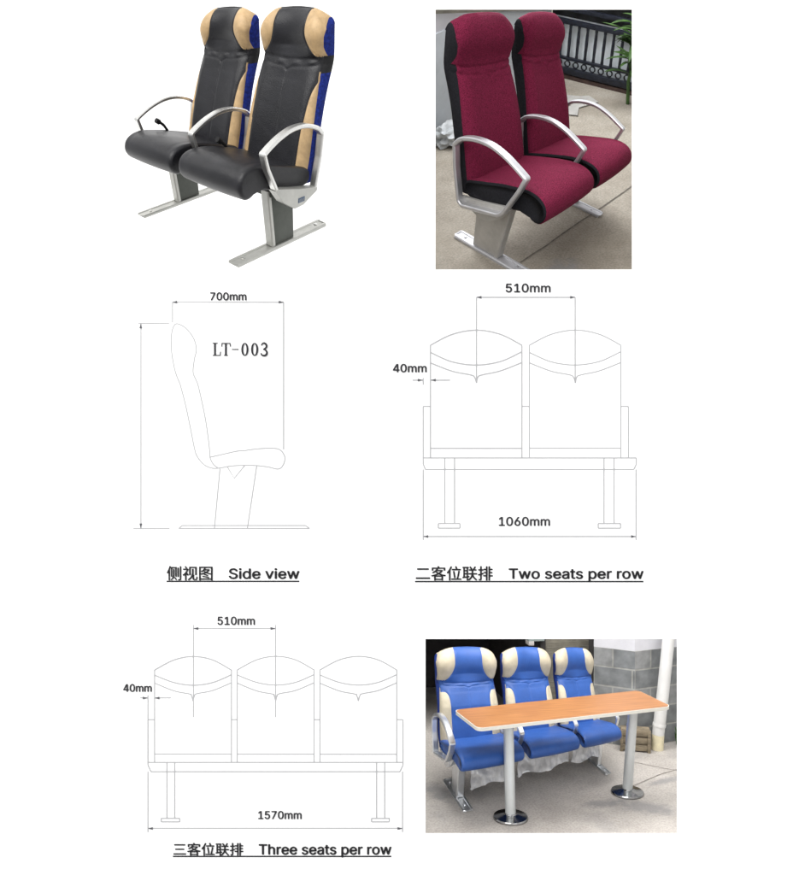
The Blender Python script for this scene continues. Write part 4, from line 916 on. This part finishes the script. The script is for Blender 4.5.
text('dimension_lettering', '510mm', 217.9, 254.8, 624.6, ('cap', 8.0), M['ink_soft'], d3, .36)
text('dimension_lettering', '40mm', 123.8, 151.8, 691.4, ('cap', 7.4), M['ink_soft'], d3, .36)
text('dimension_lettering', '1570mm', 258.6, 301.5, 818.6, ('cap', 7.8), M['ink_soft'], d3, .36)

def caption(label, cn, en, cx0, cx1, ex0, ex1, top, base, ul, u0, u1):
    t = thing('caption', label, 'caption', ID, 'underlined captions below the drawings')
    text('chinese_lettering', cn, cx0, cx1, ul - 1.2, ('fit', ul - 1.2 - top), M['ink'], t, .30)
    text('english_lettering', en, ex0, ex1, base, ('cap', 10.0), M['ink'], t, .48)
    ribbons('underline', [[(u0, ul), (u1, ul)]], 1.5, M['ink_soft'], t)
caption('underlined caption reading Side view', '侧视图', 'Side view', 167.2, 212.6, 229.3, 299.3, 566, 578.5, 581.3, 166.6, 299.4)
caption('underlined caption reading Two seats per row', '二客位联排', 'Two seats per row', 416, 492.5, 509, 643, 566, 578.5, 581.5, 415, 643.4)
caption('underlined caption reading Three seats per row', '三客位联排', 'Three seats per row', 173.8, 243.3, 259.2, 391.2, 842.5, 854, 856.3, 173, 391.4)

for o in list(bpy.data.objects):              # printed things: their empties stand at the foot of what they hold
    if o.type == 'EMPTY' and o.get('category') in ('drawing', 'caption'):
        ps = [v.co for c in o.children for v in c.data.vertices]
        p = Vector(((min(q.x for q in ps) + max(q.x for q in ps)) / 2, BOARD, min(q.z for q in ps)))
        o.matrix_world = Matrix.Translation(p)
        for c in o.children: c.location = -p
# ---------------------------------------------------------------- light, world, camera
w = bpy.data.worlds.new('World'); sc.world = w; w.use_nodes = True
nt = w.node_tree; bg = nt.nodes['Background']
tc = nt.nodes.new('ShaderNodeTexCoord'); sep = nt.nodes.new('ShaderNodeSeparateXYZ'); nt.links.new(tc.outputs['Generated'], sep.inputs[0])
mr = nt.nodes.new('ShaderNodeMapRange'); mr.inputs['From Min'].default_value = -1; mr.inputs['From Max'].default_value = .9
nt.links.new(sep.outputs['Z'], mr.inputs['Value'])
rp = nt.nodes.new('ShaderNodeValToRGB'); nt.links.new(mr.outputs['Result'], rp.inputs['Fac'])
e = rp.color_ramp.elements; e[0].position = 0; e[0].color = (.42, .40, .38, 1); e[1].position = 1; e[1].color = (1, 1, 1, 1)
m_ = rp.color_ramp.elements.new(.5); m_.color = (.72, .73, .74, 1)
nt.links.new(rp.outputs['Color'], bg.inputs['Color']); bg.inputs['Strength'].default_value = 1.0

def softbox(name, loc, target, sx, sy, power, col=(1, 1, 1)):
    l = bpy.data.lights.new(name, 'AREA'); l.shape = 'RECTANGLE'; l.size = sx; l.size_y = sy; l.energy = power; l.color = col
    o = bpy.data.objects.new(name, l); COL.objects.link(o); o.location = loc
    o.rotation_euler = (Vector(target) - Vector(loc)).to_track_quat('-Z', 'Y').to_euler(); return o
softbox('softbox_lamp', (-3.5, -2.5, 8.0), (0, BOARD, EYE - .3), 8.0, 8.0, 1000, (1, .99, .97))
softbox('fill_softbox_lamp', (4.0, -2.5, 3.0), (0, BOARD, EYE - .5), 4.0, 4.0, 110, (.97, .98, 1))
softbox('yard_fill_light', (.5, 6.15, 8.3), (1.1, 7.0, 5.0), 2.6, 1.3, 190, (.97, .98, 1))  # unseen fill added above the maroon yard to brighten it and the fence
softbox('paving_fill_light', (1.2, 6.5, 3.75), (1.2, 7.4, .6), 3.4, 1.5, 175, (1, .985, .96))  # unseen fill added over the blue bench's paving, standing in for sky light

cam = bpy.data.cameras.new('camera'); co = bpy.data.objects.new('camera', cam); COL.objects.link(co)
co.location = (0, 0, EYE); co.rotation_euler = (PI / 2, 0, 0)
cam.sensor_fit = 'VERTICAL'; cam.sensor_height = 24; cam.lens = 24 * F_PX / 875.0; cam.clip_end = 200; cam.clip_start = .05
sc.camera = co
sc.view_settings.view_transform = 'Standard'; sc.view_settings.look = 'None'; sc.view_settings.exposure = 0; sc.view_settings.gamma = 1
sc.render.engine = 'CYCLES'; sc.cycles.max_bounces = 8
